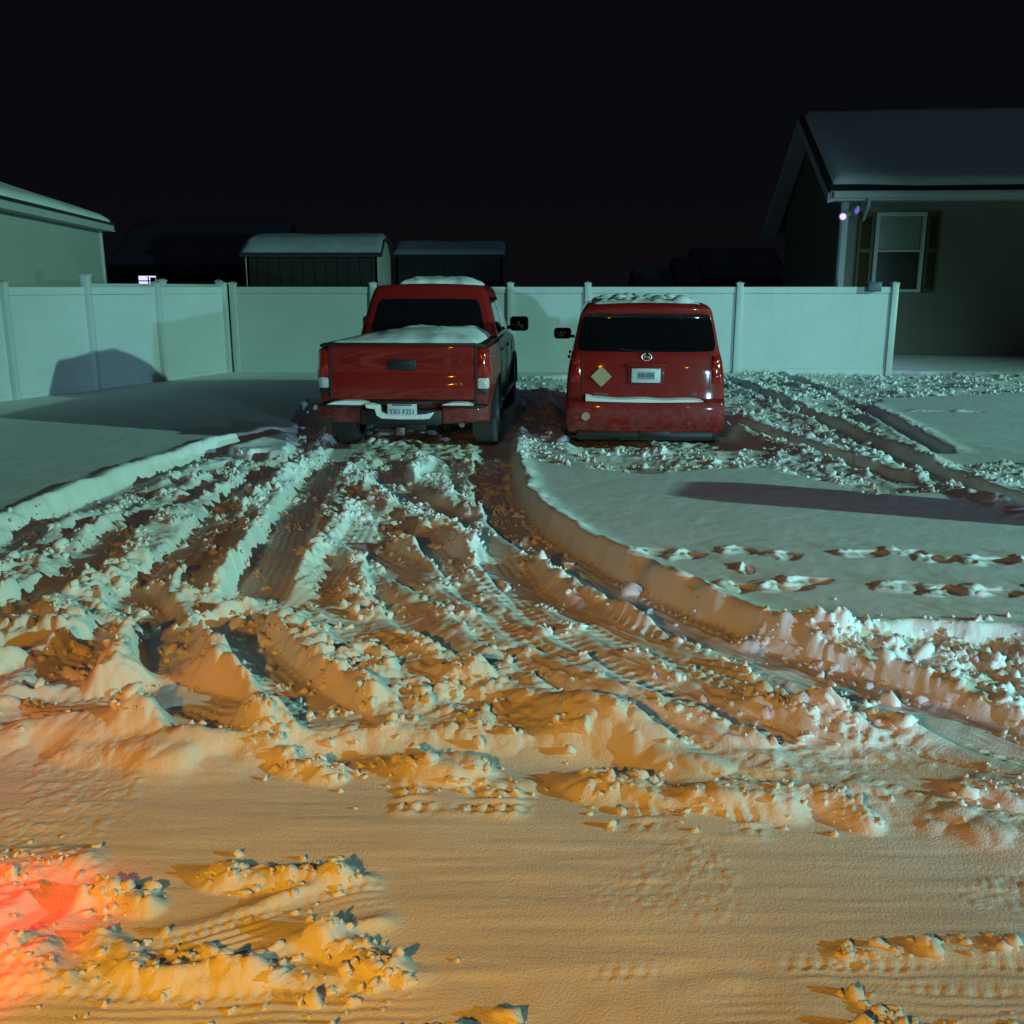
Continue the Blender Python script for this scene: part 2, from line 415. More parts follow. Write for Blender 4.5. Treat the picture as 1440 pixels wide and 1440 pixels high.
# rear left wheel track (deep, dark) and rear right one that swings out to the road
rut([(500, 600), (480, 640), (452, 668), (424, 704), (402, 748), (384, 790), (350, 850)], w=.34, berm=.10, floor=-.20, tread=.004, seed=19)
rut([(704, 605), (692, 650), (698, 700), (735, 744), (800, 788), (890, 838), (985, 884), (1090, 926), (1200, 955), (1310, 994), (1440, 1040), (1700, 1120)],
    w=.36, berm=.07, side=0, floor=-.19, tread=.008, lumpy=.6, bw=.10, seed=20)
# bank left along the outer side of the long track
RID = []
def ridge(pts, w, h, raw=False, lumpy=1.0, seed=1, zz0=0.0):
    global z
    P = [np.array(p) if raw else np.array(at(*p, z=zz0)) for p in pts]
    for _ in range(2):
        Q = [P[0]]
        for a, b in zip(P[:-1], P[1:]): Q += [a * .75 + b * .25, a * .25 + b * .75]
        Q.append(P[-1]); P = Q
    P = np.array(P); rr = w * 2.5
    if lumpy >= .6: RID.append((P, w, seed))
    sel = np.nonzero((gx > P[:, 0].min() - rr) & (gx < P[:, 0].max() + rr) & (gy > P[:, 1].min() - rr) & (gy < P[:, 1].max() + rr))[0]
    if len(sel) == 0: return
    X = gx[sel] + .05 * fbm(gx[sel], gy[sel], .25, seed + 300, 3); Y = gy[sel] + .05 * fbm(gx[sel], gy[sel], .25, seed + 301, 3)
    best = np.full(len(sel), 1e9)
    for a, b in zip(P[:-1], P[1:]):
        ab = b - a
        t = np.clip(((X - a[0]) * ab[0] + (Y - a[1]) * ab[1]) / (ab @ ab + 1e-9), 0, 1)
        best = np.minimum(best, (X - a[0] - t * ab[0]) ** 2 + (Y - a[1] - t * ab[1]) ** 2)
    d = np.sqrt(best)
    p = sstep(w * 1.15, w * .1, d) * (.25 + .75 * sstep(.25, .6, vnoise(X, Y, .28, seed + 320)))
    z[sel] += p * (.55 * h * (.6 + .8 * vnoise(X, Y, .2, seed + 310)) + lumpy * (.35 * l2[sel] + .5 * l3[sel] + .55 * l4[sel]))
ridge([(745, 742), (850, 788), (960, 838), (1060, 880)], .10, .03, lumpy=.15, seed=1)
ridge([(1180, 890), (1300, 890), (1440, 898), (1700, 930)], .22, .05, lumpy=1.0, seed=2)
ridge([(1060, 872), (1180, 880)], .10, .05, lumpy=.7, seed=3)
ridge([(1040, 985), (1110, 1000), (1210, 1040)], .10, .06, zz0=-.1, seed=4)
ridge([(110, 1026), (230, 1030), (340, 1046)], .14, .13, zz0=-.08, lumpy=.35, seed=5)
ridge([(350, 1020), (400, 1062), (470, 1072)], .08, .05, zz0=-.12, lumpy=.9, seed=6)
ridge([(520, 1055), (600, 1062), (720, 1075)], .12, .12, zz0=-.1, lumpy=.8, seed=7)
ridge([(830, 1085), (930, 1100), (1030, 1106), (1105, 1112)], .12, .11, zz0=-.1, lumpy=1.0, seed=8)
ridge([(1140, 1108), (1215, 1130)], .08, .08, zz0=-.1, lumpy=1.0, seed=9)
ridge([(1370, 1098), (1440, 1112), (1600, 1130)], .10, .09, zz0=-.1, lumpy=1.0, seed=10)
ridge([(0, 985), (100, 990), (220, 984)], .12, .05, zz0=-.1, lumpy=.4, seed=11)
# heaps left on the road
ridge([(130, 1335), (300, 1365), (470, 1375), (560, 1372)], .085, .06, zz0=-.14, lumpy=.8, seed=12)
ridge([(20, 1330), (60, 1390)], .12, .06, zz0=-.14, lumpy=1.2, seed=13)
ridge([(130, 1250), (210, 1262)], .07, .05, zz0=-.14, lumpy=1.1, seed=14)
ridge([(300, 1225), (370, 1232), (480, 1222)], .07, .05, zz0=-.14, lumpy=1.2, seed=15)
ridge([(420, 1300), (500, 1330), (540, 1350)], .07, .045, zz0=-.14, lumpy=1.1, seed=16)
ridge([(-20, 1210), (100, 1200)], .10, .04, zz0=-.14, lumpy=.6, seed=17)
ridge([(560, 1448), (720, 1450)], .05, .03, zz0=-.14, lumpy=1.0, seed=18)
ridge([(1240, 1425), (1300, 1435), (1440, 1440)], .08, .05, zz0=-.14, lumpy=1.2, seed=19)
ridge([(1180, 1335), (1300, 1325), (1440, 1318)], .035, .02, zz0=-.15, lumpy=.6, seed=20)
0 and ridge([(830, 1275), (880, 1285)], .06, .02, zz0=-.15, lumpy=.7, seed=21)
# tyre tracks on the packed road
rut([(-200, 1400), (100, 1388), (400, 1384), (700, 1372), (1000, 1352), (1300, 1345), (1600, 1340)], w=.19, berm=.006, floor=-.176, tread=.0035, lumpy=.05, bw=.03, seed=30, grooves=True)
rut([(700, 1385), (1000, 1372), (1250, 1372), (1600, 1372)], w=.14, berm=.005, floor=-.176, tread=.003, lumpy=.05, bw=.03, seed=31, grooves=True)
rut([(190, 1320), (300, 1290), (420, 1255), (560, 1225)], w=.15, berm=.03, floor=-.16, tread=.005, lumpy=.6, bw=.04, seed=32, grooves=True)
rut([(-60, 1300), (60, 1240), (110, 1190)], w=.12, berm=.02, floor=-.18, tread=.004, lumpy=.4, bw=.04, seed=33)
rut([(540, 1092), (640, 1094), (760, 1098)], w=.13, berm=.01, floor=-.16, tread=.011, lumpy=.4, bw=.03, seed=34)
rut([(870, 1120), (980, 1126), (1090, 1128)], w=.11, berm=.01, floor=-.16, tread=.012, lumpy=.4, bw=.03, seed=35)
rut([(1015, 535), (1100, 572), (1180, 612), (1270, 655), (1370, 700), (1560, 760)], w=.26, berm=.08, floor=-.12, tread=.002, lumpy=1.6, amt=.8, seed=41)
rut([(1010, 590), (1090, 622), (1180, 655), (1290, 690)], w=.22, berm=.08, floor=-.12, tread=.002, lumpy=1.6, amt=.7, seed=42)
rut([(1060, 520), (1160, 552), (1230, 590), (1330, 650)], w=.20, berm=.08, floor=-.10, tread=.002, lumpy=1.6, amt=.6, seed=43)
# trodden marks across the clean snow on the right
def foot(px, py, wpx, dz=-.045):
    global z
    X0, Y0 = at(px, py); X1, Y1 = at(px + wpx, py)
    L = (X1 - X0); cx = (X0 + X1) / 2; cy = Y0
    sel = np.nonzero((np.abs(gx - cx) < L) & (np.abs(gy - cy) < .5))[0]
    a = .06 * fbm(gx[sel], gy[sel], .12, 400, 2)
    q = ((gx[sel] - cx + a) / (L / 2)) ** 2 + ((gy[sel] - cy + a) / .085) ** 2
    z[sel] += dz * sstep(1.15, .55, q)
    q2 = ((gx[sel] - cx + L * .42 + a) / (L * .38)) ** 2 + ((gy[sel] - cy - .02 + a) / .12) ** 2
    z[sel] += sstep(1.2, .2, q2) * (.012 + .3 * l3[sel])
for p in [(890, 778, 60), (948, 780, 60), (1030, 774, 60), (1090, 779, 50), (1190, 777, 50), (1245, 781, 45), (1300, 787, 60), (1370, 788, 60), (1440, 790, 60),
          (1015, 826, 50), (1075, 826, 60), (1120, 816, 50), (1245, 828, 60), (1310, 830, 60), (1380, 830, 60), (1460, 832, 60), (1045, 799, 14),
          (1150, 604, 40), (1290, 575, 45), (1350, 578, 50), (830, 658, 50), (940, 660, 50)]:
    foot(p[0] + random.uniform(-8, 8), p[1] + random.uniform(-3, 3), p[2] * random.uniform(.7, 1.25), -random.uniform(.012, .032))
# settle : nothing stands taller than broken snow does
lim = np.where(road > .5, -.155, -.02) ; lim = -.155 * road + -.02 * (1 - road)
rng_ = .075 * road + .10 * (1 - road)
ex = z - lim
dm = np.clip(D1 + D2 + road, 0, 1)
z = np.where((ex > 0) & (dm > 0), z * (1 - dm) + (lim + rng_ * np.tanh(ex / rng_)) * dm, z)
# hollows under the parked vehicles and little drifts along the fence
def hollow(cx, cy, hx, hy, dz):
    global z
    q = np.maximum(np.abs(gx - cx) / hx, np.abs(gy - cy) / hy)
    k = sstep(1.08, .9, q)
    z = z * (1 - k) + np.minimum(z, dz + .35 * (l3 + l2)) * k
hollow(-1.03, 12.85, 1.0, 2.95, -.15)
hollow(1.66, 12.62, 1.0, 2.50, -.155)
# ground rises a little beyond the right end of the fence
gz = np.zeros_like(x)
gz[DI] = z
rise = sstep(5.5, 8.5, x) * sstep(19.0, 22.0, y) * .14
gz = gz + rise
notd = ~dense
gz[notd] = 0.012 * np.sin(x[notd] * .7) * np.cos(y[notd] * .5)
gz[notd] = np.where(y[notd] < 3.0, -DEPTH + .01, gz[notd]) + rise[notd]
# blend at the rim of the dense part
nr, ncv = shape
idx = np.arange(nr * ncv).reshape(nr, ncv)
quads = np.stack([idx[:-1, :-1], idx[:-1, 1:], idx[1:, 1:], idx[1:, :-1]], -1).reshape(-1, 4)
me = bpy.data.meshes.new("snow_ground")
me.vertices.add(nr * ncv)
me.vertices.foreach_set("co", np.stack([x, y, gz], 1).astype(np.float32).ravel())
me.loops.add(quads.size); me.loops.foreach_set("vertex_index", quads.ravel().astype(np.int32))
me.polygons.add(len(quads)); me.polygons.foreach_set("loop_start", np.arange(0, quads.size, 4, dtype=np.int32))
me.update(calc_edges=True)
me.polygons.foreach_set("use_smooth", np.ones(len(quads), bool))
g = link("snow_ground", me, M['snow'])
tag(g, "snow covered ground with churned wheel tracks, footprints and packed road", kind="structure")
print("ground verts", nr * ncv)

# height lookup for placing lumps
ZG = gz.reshape(shape)
def ground_z(X, Y):
    j = int(np.searchsorted(YR, Y)) - 1
    h = 1.9 + 0.66 * min(max(Y, 1.45), 24)
    i = int(np.searchsorted(U, X / h)) - 1
    return float(ZG[min(max(j, 0), nr - 1), min(max(i, 0), ncv - 1)])

# loose broken lumps of snow lying on the churned parts
def clump_cloud():
    base = []
    for k in range(10):
        bm = bmesh.new(); bmesh.ops.create_icosphere(bm, subdivisions=2, radius=1.0)
        ph = [random.uniform(0, 6.28) for _ in range(6)]
        for v in bm.verts:
            c = v.co
            f = 1 + .30 * math.sin(3.1 * c.x + ph[0]) * math.sin(2.7 * c.y + ph[1]) + .18 * math.sin(5 * c.z + ph[2]) + .12 * math.sin(7 * c.x + ph[3] + 4 * c.y) + random.uniform(-.12, .12)
            v.co = Vector((c.x * f, c.y * f, c.z * f * .8))
        bm.verts.ensure_lookup_table()
        V = np.array([v.co[:] for v in bm.verts]); F = np.array([[v.index for v in f.verts] for f in bm.faces]); bm.free()
        base.append((V, F))
    churnmask = np.clip(D1 * (1 - road) + D2 * .9 + road * .02 , 0, 1)
    w = churnmask * (l2 > .02) * (z > -.15) * np.where(gy < 6, .5, 1.0)
    w[(gy > 18.8)] = 0
    w = w * gy ** .9
    pk = rng.choice(len(gx), 11500, p=w / w.sum())
    Vs = []; Fs = []; off = 0
    spots = [(gx[i] + random.uniform(-.02, .02), gy[i] + random.uniform(-.02, .02), z[i], 0) for i in pk]
    for (P, w_, sd0) in RID:
        L = float(np.hypot(*np.diff(P, axis=0).T).sum())
        for _ in range(int(110 * L)):
            k = random.randrange(len(P) - 1); t = random.random()
            c = P[k] * (1 - t) + P[k + 1] * t
            X = c[0] + random.gauss(0, w_ * .75); Y = c[1] + random.gauss(0, w_ * .75)
            spots.append((X, Y, ground_z(X, Y), 1))
    for (X, Y, Z_, near_) in spots:
        if -2.1 < X < .1 and 10.0 < Y < 15.8: continue
        if .6 < X < 2.8 and 10.4 < Y < 15: continue
        r = min(.07, .0035 + .0075 * random.expovariate(1.0) + .00055 * Y)
        if near_: r = min(.032, .003 + .0055 * random.expovariate(1.0) + .0008 * Y)
        V, F = base[random.randrange(10)]
        a = random.uniform(0, 6.28); b = random.uniform(0, 6.28)
        Rm = np.array((Euler((b, a, a * 2)).to_matrix()))
        P = (V * r * np.array([random.uniform(.7, 1.3), random.uniform(.7, 1.3), random.uniform(.6, 1.1)])) @ Rm.T
        P = P + np.array([X, Y, Z_ + r * .12])
        Vs.append(P); Fs.append(F + off); off += len(V)
    V = np.concatenate(Vs); F = np.concatenate(Fs)
    me = bpy.data.meshes.new("snow_lumps")
    me.vertices.add(len(V)); me.vertices.foreach_set("co", V.astype(np.float32).ravel())
    me.loops.add(F.size); me.loops.foreach_set("vertex_index", F.ravel().astype(np.int32))
    me.polygons.add(len(F)); me.polygons.foreach_set("loop_start", np.arange(0, F.size, 3, dtype=np.int32))
    me.update(calc_edges=True); me.polygons.foreach_set("use_smooth", np.ones(len(F), bool))
    o = link("snow_lumps", me, M['snow'])
    tag(o, "loose broken lumps of snow scattered over the churned wheel tracks", "snow lumps", kind="stuff")
clump_cloud()

# ------------------------------------------------------------------ fences
def fence(name, label, pts, top=1.645, base=-.2, seams=(), posttop=.055, pw=.125):
    root = empty(name, (pts[0][0], pts[0][1], 0))
    tag(root, label, "fence")
    o0 = Vector((pts[0][0], pts[0][1], 0))
    for i, p in enumerate(pts):
        tp = top + posttop + (p[2] if len(p) > 2 else 0)
        mb = MB().box((p[0] - o0.x, p[1] - o0.y, (tp + base) / 2), (pw, pw, tp - base), .008)
        po = mb.build("post", M['vinyl'], root, True)
        c = MB()
        X, Y = p[0] - o0.x, p[1] - o0.y; h = pw / 2 + .012
        c.box((X, Y, tp + .011), (2 * h, 2 * h, .02), .004)
        c.add([(X - h * .9, Y - h * .9, tp + .022), (X + h * .9, Y - h * .9, tp + .022), (X + h * .9, Y + h * .9, tp + .022), (X - h * .9, Y + h * .9, tp + .022), (X, Y, tp + .05)],
              [(0, 1, 4), (1, 2, 4), (2, 3, 4), (3, 0, 4), (3, 2, 1, 0)])
        c.build("cap", M['vinyl'], po)
    for a, b in zip(pts[:-1], pts[1:]):
        A = Vector((a[0], a[1], 0)) - o0; B = Vector((b[0], b[1], 0)) - o0
        d = (B - A); L = d.length; ang = math.atan2(d.y, d.x); q = Euler((0, 0, ang))
        mid = (A + B) / 2
        mb = MB()
        l2_ = L - pw - .004
        mb.box((mid.x, mid.y, top - .06), (l2_, .046, .12), .006, q)
        mb.box((mid.x, mid.y, base + .20), (l2_, .046, .14), .006, q)
        n = max(3, round(l2_ / .285)); bw = l2_ / n
        for k in range(n):
            c = A + d.normalized() * (pw / 2 + .002 + bw * (k + .5))
            mb.box((c.x, c.y, (top - .125 + base + .275) / 2), (bw - .004, .024, top - .125 - base - .275), .003, q)
        # thin continuous web behind the board joints
        mb.box((mid.x, mid.y, (top + base) / 2 + .05), (l2_, .0215, top - base - .4), 0, q)
        mb.build("panel", M['vinyl'], root)
    return root
# corner points
cx0, cy0 = at(335, 523)
BZ = cy0
def onback(px):
    t = (px - 335) / (1252 - 335)
    Yf = BZ + (19.15 - BZ) * t
    return (atY(px, 500, Yf)[0], Yf)
back = [onback(p) for p in (528, 718, 825, 1035, 1250)]
fence("vinyl_fence", "long white vinyl privacy fence running behind the two red vehicles", [(cx0 + .0, cy0)] + back)
lf = [(cx0 - .16, cy0 - .10)]
fx0, fy0 = at(22, 562)
dx, dy = (fx0 - cx0), (fy0 - cy0)
for t in (.40, .70, 1.0, 1.33, 1.66):
    lf.append((cx0 + dx * t, cy0 + dy * t, .12 if t == .70 else 0.0))
fence("vinyl_fence", "white vinyl privacy fence on the left leading up to the corner post", lf[1:] if False else lf)
bx, by = lf[2][0], lf[2][1]
fence("vinyl_fence", "short pale fence run going back behind the left fence beside the pale building", [(bx - .10, by + .25, .08), (bx + .1, by + 3.2), (bx + .35, by + 6.0)], top=1.70)
# hanging blue-grey box on the right end
X, Zb = atY(1230, 404, 19.0)
b = MB().box((0, 0, 0), (.26, .10, .17), .015).box((0, .05, .09), (.28, .2, .02), .005)
o = b.build("hanging_box", M['bluebox'], None, True); o.location = (X, 19.02, Zb)
tag(o, "small blue grey box hooked over the top of the fence near its right end", "box")

# ------------------------------------------------------------------ right house
def siding(mb, x0, x1, z0, z1, yfun, flip=1, lap=.115, depth=.014):
    pass
def lap_wall(name, L, z0, z1, m, parent, origin, rz, outline=None):
    """lapped siding along local x, facing -y"""
    V = []; F = []
    lap = .125; n = int(math.ceil((z1 - z0) / lap))
    for k in range(n):
        a = z0 + k * lap; b_ = min(z1, a + lap)
        if outline:
            xa0, xa1 = outline(a); xb0, xb1 = outline(b_)
        else: xa0 = xb0 = 0; xa1 = xb1 = L
        if xa1 - xa0 < .02: continue
        i = len(V)
        V += [(xa0, -.010, a), (xa1, -.010, a), (xb1, -.003, b_), (xb0, -.003, b_), (xa0, .06, a), (xa1, .06, a), (xb1, .06, b_), (xb0, .06, b_)]
        F += [(i, i + 1, i + 2, i + 3), (i + 4, i, i + 3, i + 7), (i + 1, i + 5, i + 6, i + 2), (i + 4, i + 5, i + 1, i), (i + 3, i + 2, i + 6, i + 7)]
    me = bpy.data.meshes.new(name); me.from_pydata(V, [], F); me.update()
    o = link(name, me, m, parent); o.location = origin; o.rotation_euler = (0, 0, rz)
    return o
HY = 22.0
hxr, _ = atY(1186, 300, HY)
house = empty("house", (hxr, HY, 0), R(-5.0))
tag(house, "single storey house with snowy roof, white framed window and lit corner floodlight", "house")
HL, HD, E0, RZ = 15.0, 7.0, 3.80, 5.68
lap_wall("front_wall", HL, .02, E0, M['siding'], house, (0, 0, 0), 0)
def gab(zz):
    k = max(0.0, (zz - E0) / (RZ - E0)); return (0 + HD / 2 * k, HD - HD / 2 * k)
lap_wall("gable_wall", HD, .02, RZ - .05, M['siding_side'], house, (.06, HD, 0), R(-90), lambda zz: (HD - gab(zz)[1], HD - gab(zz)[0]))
MB().box((HL / 2, HD - .05, E0 / 2), (HL - .2, .1, E0), 0).box((HL - .05, HD / 2, E0 / 2), (.1, HD - .3, E0), 0).build("back_wall", M['siding'], house)
MB().box((HL / 2, HD / 2, -.05), (HL - .1, HD - .1, .3), 0).build("foundation", M['metal'], house)
MB().box((.04, -.03, E0 / 2), (.13, .035, E0 - .04), .004).box((-.035, .05, E0 / 2), (.035, .14, E0 - .04), .004).build("corner_trim", M['trim'], house)
slope = (RZ - E0) / (HD / 2)
OV, RK = .42, .42
def roof_slab(y0, z0, y1, z1, x0, x1, t, m, name):
    n = Vector((0, -(z1 - z0), (y1 - y0))).normalized() * t
    if n.z < 0: n = -n
    v = [(x0, y0, z0), (x1, y0, z0), (x1, y1, z1), (x0, y1, z1)]
    v += [(a[0], a[1] + n.y, a[2] + n.z) for a in v]
    f = [(3, 2, 1, 0), (4, 5, 6, 7), (0, 1, 5, 4), (1, 2, 6, 5), (2, 3, 7, 6), (3, 0, 4, 7)]
    return MB().add(v, f).build(name, m, house)
OVB = 1.15
zf = E0 + .05 - slope * OV
roof_slab(-OV, zf, HD / 2, RZ + .05, -RK, HL + .3, .05, M['shingle'], "roof")
roof_slab(HD + OVB, E0 + .05 - slope * OVB, HD / 2 + .001, RZ + .05, -RK, HL + .3, .05, M['shingle'], "roof")
# rake boards with their soffits, eave fascia, soffit, gutter
mb = MB()
for (ya, za, yb, zb) in ((-OV, zf, HD / 2, RZ + .05), (HD + OVB, E0 + .05 - slope * OVB, HD / 2, RZ + .05)):
    v = [(-RK - .03, ya, za - .02), (-RK - .03, yb, zb - .02), (-RK - .03, yb, zb - .22), (-RK - .03, ya, za - .22),
         (.0, ya, za - .02), (.0, yb, zb - .02), (.0, yb, zb - .10), (.0, ya, za - .10)]
    mb.add(v, [(0, 1, 2, 3), (3, 2, 6, 7), (4, 7, 6, 5), (0, 4, 5, 1), (0, 3, 7, 4), (1, 5, 6, 2)])
mb.build("rake_trim", M['trim'], house)
MB().box((HL / 2, -OV - .005, zf - .08), (HL + .8, .03, .20), .003).box((HL / 2, -OV / 2, zf - .17), (HL + .7, OV, .02), 0).build("fascia", M['trim'], house)
gut = MB()
gp = [(-OV - .02, zf - .01), (-OV - .14, zf + .00), (-OV - .145, zf - .06), (-OV - .11, zf - .13), (-OV - .02, zf - .13)]
gut.add([(x_, p[0], p[1]) for x_ in (-.35, HL + .3) for p in gp], [(0, 1, 6, 5), (1, 2, 7, 6), (2, 3, 8, 7), (3, 4, 9, 8), (4, 0, 5, 9), (4, 3, 2, 1, 0), (5, 6, 7, 8, 9)])
gut.build("gutter", M['trim'], house)
MB().cyl((.40, -OV - .06, zf - .13), (.40, -OV - .06, zf - .30), .035).cyl((.40, -OV - .06, zf - .29), (.42, -.06, zf - .55), .035).build("downspout", M['trim'], house)
# snow on the front slope: a soft slab with a wavy lower edge
def roof_snow(name, parent, x0, x1, y0, z0, y1, z1, th, m, edge=.10, nx=150, ny=24, seed=1, frame=None):
    V = []; F = []
    xs = np.linspace(x0, x1, nx); ts = np.concatenate([[0], np.linspace(.004, .996, ny - 2), [1]])
    nrm = Vector((0, -(z1 - z0), (y1 - y0))).normalized()
    if nrm.z < 0: nrm = -nrm
    Lr = math.hypot(y1 - y0, z1 - z0)
    for lay in (0, 1):
        for t in ts:
            for xx in xs:
                e_ = edge * (.5 + float(vnoise(np.array([xx]), np.array([seed * 3.0]), 1.6, seed)[0]) * .8)
                tt = (e_ + t * (Lr - e_)) / Lr
                de = min((tt * Lr - e_) / .10, (Lr - tt * Lr) / .05 + .6, (xx - x0) / .10, (x1 - xx) / .10)
                de = max(0.0, min(1.0, de)); hgt = th * math.sin(de * math.pi / 2) ** .7
                hgt *= .85 + .25 * float(vnoise(np.array([xx]), np.array([t * Lr]), .9, seed + 4)[0])
                o_ = nrm * (hgt + .052 if lay else .051)
                V.append((xx, y0 + (y1 - y0) * tt + o_.y, z0 + (z1 - z0) * tt + o_.z))
    N = nx * len(ts)
    for j in range(len(ts) - 1):
        for i in range(nx - 1):
            a = j * nx + i
            F.append((N + a, N + a + 1, N + a + nx + 1, N + a + nx)); F.append((a, a + nx, a + nx + 1, a + 1))
    me = bpy.data.meshes.new(name); me.from_pydata(V, [], F); me.update()
    return link(name, me, m, parent, True)
roof_snow("roof_snow", house, -RK + .12, HL + .2, -OV, zf, HD / 2, RZ + .05, .13, M['snowcap'], edge=.26, seed=3)
roof_snow("roof_snow", house, -RK + .10, HL + .2, HD + OVB, E0 + .05 - slope * OVB, HD / 2 + .001, RZ + .05, .10, M['snowcap'], edge=.2, nx=60, seed=4)
# window
def house_x(px):   # local x on the front wall for a picture column
    best = None
    for k in range(0, 1400):
        lx = k * .01
        wx = hxr + lx * math.cos(R(-5)); wy = HY + lx * math.sin(R(-5))
        dep = wy * CP + (CAMH - 3) * SP
        p = 720 + FPX * wx / dep
        if best is None or abs(p - px) < best[0]: best = (abs(p - px), lx)
    return best[1]
wx0, wx1 = house_x(1231), house_x(1302)
wz1 = atY(1265, 299, HY)[1]; wz0 = atY(1265, 411, HY)[1]
win = MB()
fw = .085
win.box(((wx0 + wx1) / 2, -.04, wz1 - fw / 2), (wx1 - wx0, .06, fw), .008)
win.box(((wx0 + wx1) / 2, -.04, wz0 + fw * .4), (wx1 - wx0, .06, fw * .8), .008)
for xx in (wx0 + fw / 2, wx1 - fw / 2): win.box((xx, -.04, (wz0 + wz1) / 2), (fw, .058, wz1 - wz0 - 1.6 * fw), .008)
mid = atY(1265, 353, HY)[1]
wo_ = win.build("window", M['trim'], house, True)
MB().box(((wx0 + wx1) / 2, -.034, mid), (wx1 - wx0 - 2 * fw, .04, .045), .005).build("sash_rail", M['trim'], wo_, True)
MB().box(((wx0 + wx1) / 2, -.022, (mid + wz1) / 2), (wx1 - wx0 - 2 * fw, .01, wz1 - mid - fw), 0).build("upper_pane", M['blind'], wo_)
MB().box(((wx0 + wx1) / 2, -.022, (mid + wz0) / 2), (wx1 - wx0 - 2 * fw, .01, mid - wz0 - fw * .8), 0).build("lower_pane", M['pane'], wo_)
for (a, b_) in ((house_x(1204) + .05, wx0 - .03), (wx1 + .03, house_x(1323))):
    sh = MB(); w_ = b_ - a; cxs = (a + b_) / 2
    for xx in (a + .03, b_ - .03): sh.box((xx, -.036, (wz0 + wz1) / 2), (.06, .036, wz1 - wz0), .004)
    for zz in (wz0 + .04, mid, wz1 - .04): sh.box((cxs, -.035, zz), (w_ - .12, .034, .08), .004)
    k = wz0 + .11
    while k < wz1 - .1:
        sh.box((cxs, -.030, k), (w_ - .12, .010, .045), 0, Euler((R(-28), 0, 0))); k += .042
    sh.box((cxs, -.020, (wz0 + wz1) / 2), (w_ - .1, .006, wz1 - wz0 - .05), 0)
    sh.build("shutter", M['shutter'], house)
# corner floodlight
fl = empty("floodlight", (0, 0, 0), 0); fl.parent = None
def house_pt(lx, ly, lz):
    c, s = math.cos(R(-5)), math.sin(R(-5))
    return (hxr + lx * c - ly * s, HY + lx * s + ly * c, lz)
fx1, fz1 = atY(1186, 304, HY - .25); fx2, fz2 = atY(1203, 295, HY - .25)
fl.location = ((fx1 + fx2) / 2 + .0, HY - .12, (fz1 + fz2) / 2)
tag(fl, "violet white twin head floodlight fixed to the house corner under the eave", "floodlight")
bz = Vector(fl.location)
MB().cyl((.02, .10, 0), (.02, .0, 0), .06, .06, 20).cyl((.02, .02, 0), (Vector((fx1, HY - .25, fz1)) - bz)[:], .014).cyl((.02, .02, 0), (Vector((fx2, HY - .25, fz2)) - bz)[:], .014).build("bracket", M['trim'], fl, True)
for (fx_, fz_, dr, mm) in ((fx1, fz1, Vector((-.45, -.85, -.25)), M['led']), (fx2, fz2, Vector((.55, -.75, -.2)), M['led_dim'])):
    c0 = Vector((fx_, HY - .25, fz_)) - bz; dr = dr.normalized()
    hd = MB().cyl((c0 - dr * .09)[:], (c0 + dr * .045)[:], .045, .095, 20).build("lamp_head", M['trim'], fl, True)
    MB().cyl((c0 + dr * .046)[:], (c0 + dr * .058)[:], .066, .060, 20).build("lens", mm, hd, True)
lamp("floodlight_beam", 'SPOT', (fx1 - .06, HY - .38, fz1 - .04), (0.45, 0.40, 1.0), 90, .06, (fx1 - 2.0, HY - 3.2, 0.6), 130, .8)

# ------------------------------------------------------------------ pale building at left
LBY1 = 24.4
bx1, bz1 = atY(139, 318, LBY1); bx0, bz0 = atY(-10, 279, 17.7)
lb = empty("pale_building", (bx1, LBY1, 0), math.atan2(LBY1 - 17.7, bx1 - bx0))
tag(lb, "pale building with plain wall and snowy low roof behind the left fence", "building")
LE = bz1
# local: +x runs away from the camera, wall faces -y (to the right seen from the camera)
LW = 17.0
w = lap_wall("side_wall", LW, .0, LE, M['beige'], lb, (-LW, 0, 0), 0)
MB().box((-.05, 4.0, LE / 2), (.1, 7.8, LE), 0).build("end_wall", M['beige'], lb)
MB().box((.0, -.03, LE / 2), (.10, .05, LE - .02), .005).build("corner_trim", M['trim'], lb)
MB().box((-LW / 2 + .1, -.30, LE - .04), (LW + .1, .03, .17), .004).box((-LW / 2 + .1, -.16, LE - .11), (LW + .4, .28, .02), 0).build("fascia", M['trim'], lb)
pr = .33
hh = []
v = [(-LW, -.34, LE + .02), (.12, -.34, LE + .02), (.12, 4.2, LE + .02 + pr * 4.5), (-LW, 4.2, LE + .02 + pr * 4.5)]
v += [(a[0], a[1] - .015, a[2] + .05) for a in v]
MB().add(v, [(3, 2, 1, 0), (4, 5, 6, 7), (0, 1, 5, 4), (1, 2, 6, 5), (2, 3, 7, 6), (3, 0, 4, 7)]).build("roof", M['shingle'], lb)
v = [(.12, 4.2, LE + .02 + pr * 4.5), (.12, 8.8, LE + .02), (-LW, 8.8, LE + .02), (-LW, 4.2, LE + .02 + pr * 4.5)]
v += [(a[0], a[1], a[2] + .05) for a in v]
MB().add(v, [(3, 2, 1, 0), (4, 5, 6, 7), (0, 1, 5, 4), (1, 2, 6, 5), (2, 3, 7, 6), (3, 0, 4, 7)]).build("roof", M['shingle'], lb)
roof_snow("roof_snow", lb, -LW, .08, -.34, LE + .02, 4.2, LE + .02 + pr * 4.5, .12, M['snowcap'], edge=.10, nx=90, seed=8)

